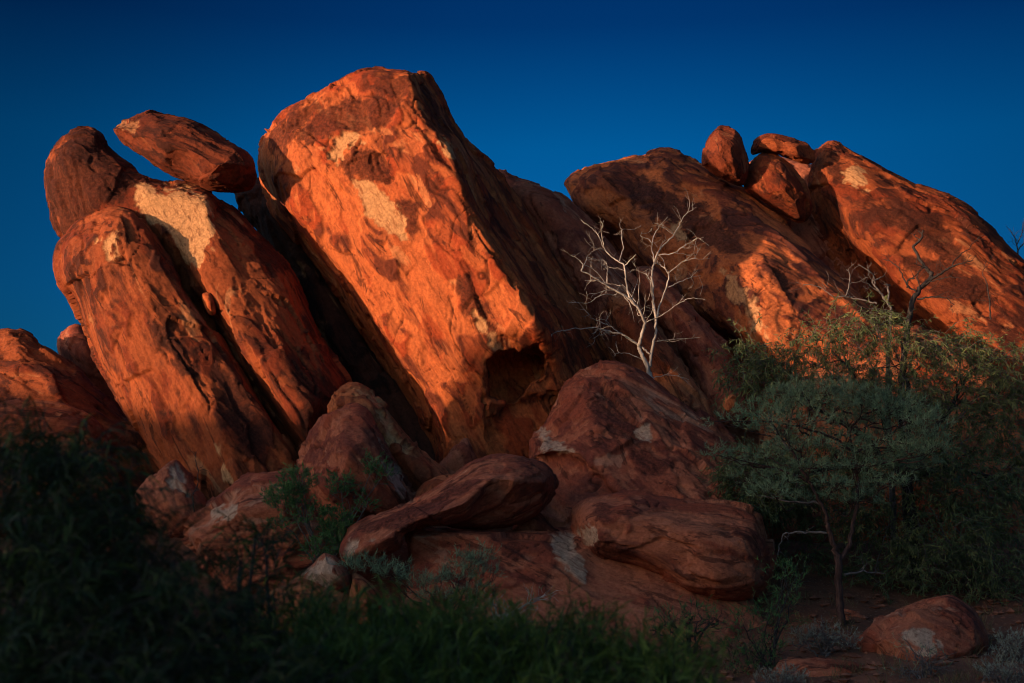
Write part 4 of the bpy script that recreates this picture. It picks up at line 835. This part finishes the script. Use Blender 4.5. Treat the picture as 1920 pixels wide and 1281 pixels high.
near_bush('near_bush', 'big dark out of focus bush with curved leaves filling the lower left corner', (90, 1281), 6.2,
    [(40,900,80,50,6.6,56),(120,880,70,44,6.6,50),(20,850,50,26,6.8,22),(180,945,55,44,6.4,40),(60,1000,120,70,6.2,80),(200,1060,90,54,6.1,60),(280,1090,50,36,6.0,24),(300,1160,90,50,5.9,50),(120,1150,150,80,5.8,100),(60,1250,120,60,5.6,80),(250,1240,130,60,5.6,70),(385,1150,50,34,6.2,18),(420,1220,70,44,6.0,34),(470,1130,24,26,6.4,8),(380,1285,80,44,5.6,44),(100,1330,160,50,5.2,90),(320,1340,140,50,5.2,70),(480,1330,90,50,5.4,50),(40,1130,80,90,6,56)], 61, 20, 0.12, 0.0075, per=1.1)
near_bush('near_bush', 'feathery green out of focus bush along the bottom middle', (700, 1281), 7.4,
    [(560,1160,70,40,7.8,40),(640,1200,70,40,7.6,46),(760,1190,70,36,7.6,50),(860,1170,60,36,7.7,46),(820,1240,120,40,7.2,70),(960,1225,80,36,7.4,50),(1060,1215,70,36,7.5,46),(1000,1270,120,34,7.0,60),(1150,1240,70,34,7.3,46),(1230,1262,60,30,7.2,36),(700,1260,100,34,7.0,56),(560,1250,80,50,7.1,50),(1290,1290,50,24,7.1,24),(470,1240,50,40,7.2,30),(620,1310,100,30,6.6,70),(800,1310,100,30,6.6,80),(960,1315,100,30,6.6,70),(1120,1315,90,30,6.7,60),(700,1215,90,40,7.3,50),(900,1250,90,40,7.2,50)], 62, 22, 0.085, 0.0065, per=1.3, droop=0.05, rise=1.1, shoot=0.30, DY=42,
    mat=leaf_mat('near_green_leaf', (0.022, 0.044, 0.008), (0.080, 0.125, 0.018), (0.19, 0.25, 0.04)))
near_bush('near_bush', 'small out of focus sprig of leaves poking up left of the shrub', (470, 1281), 7.6,
    [(480,1000,28,22,7.8,14),(500,1040,26,20,7.8,9),(450,1050,30,26,7.8,12)], 63, 14, 0.09, 0.007, DY=30, droop=0.08, rise=0.8, shoot=0.25)

# ---- loose stones, leaf litter and dry grass on the earth
def litter():
    rg = np.random.default_rng(81); g = Geo()
    ico = np.array([[0,0,1],[.9,0,.3],[.28,.85,.3],[-.72,.53,.3],[-.72,-.53,.3],[.28,-.85,.3],[0,0,-.8]])
    tri = [(0,1,2),(0,2,3),(0,3,4),(0,4,5),(0,5,1),(6,2,1),(6,3,2),(6,4,3),(6,5,4),(6,1,5)]
    n = 5200; x = rg.uniform(-3, 12, n); y = rg.uniform(18.5, 26.5, n); z = ground_z(x, y); s = 0.012+0.10*rg.uniform(0, 1, n)**5
    V = (ico[None]*(1+0.35*rg.normal(size=(n, 7, 3))*0.6))*s[:, None, None]*np.array([1.2, 1, 0.6])+np.stack([x, y, z+s*0.15], 1)[:, None]
    F = (np.arange(n)[:, None, None]*7+np.array(tri)[None]).reshape(-1, 3)
    me = fast_mesh('gravel', V.reshape(-1, 3), F, np.full(len(F), 3), False)
    o = link('gravel', me, plain_mat('loose_stone', (0.10, 0.035, 0.022), (0.32, 0.13, 0.08), 3.0, 0.9)); o['kind'] = 'stuff'
    n = 9000; cx = rg.uniform(-3, 12, 420); cy = rg.uniform(18.5, 26, 420); i = rg.integers(0, 420, n)
    x = cx[i]+rg.normal(size=n)*0.07; y = cy[i]+rg.normal(size=n)*0.07
    leaves(g, np.stack([x, y, ground_z(x, y)], 1), rg.normal(size=(n, 3))*np.array([.5, .5, .1])+np.array([0, 0, 1]), rg.uniform(0.06, 0.28, n), rg.uniform(0.004, 0.009, n), 0.35, 2, rg)
    o = link('dry_grass', g.mesh('dry_grass'), leaf_mat('dry_grass_blade', (0.06, 0.05, 0.02), (0.14, 0.12, 0.05), (0.24, 0.19, 0.09))); o['kind'] = 'stuff'
litter()
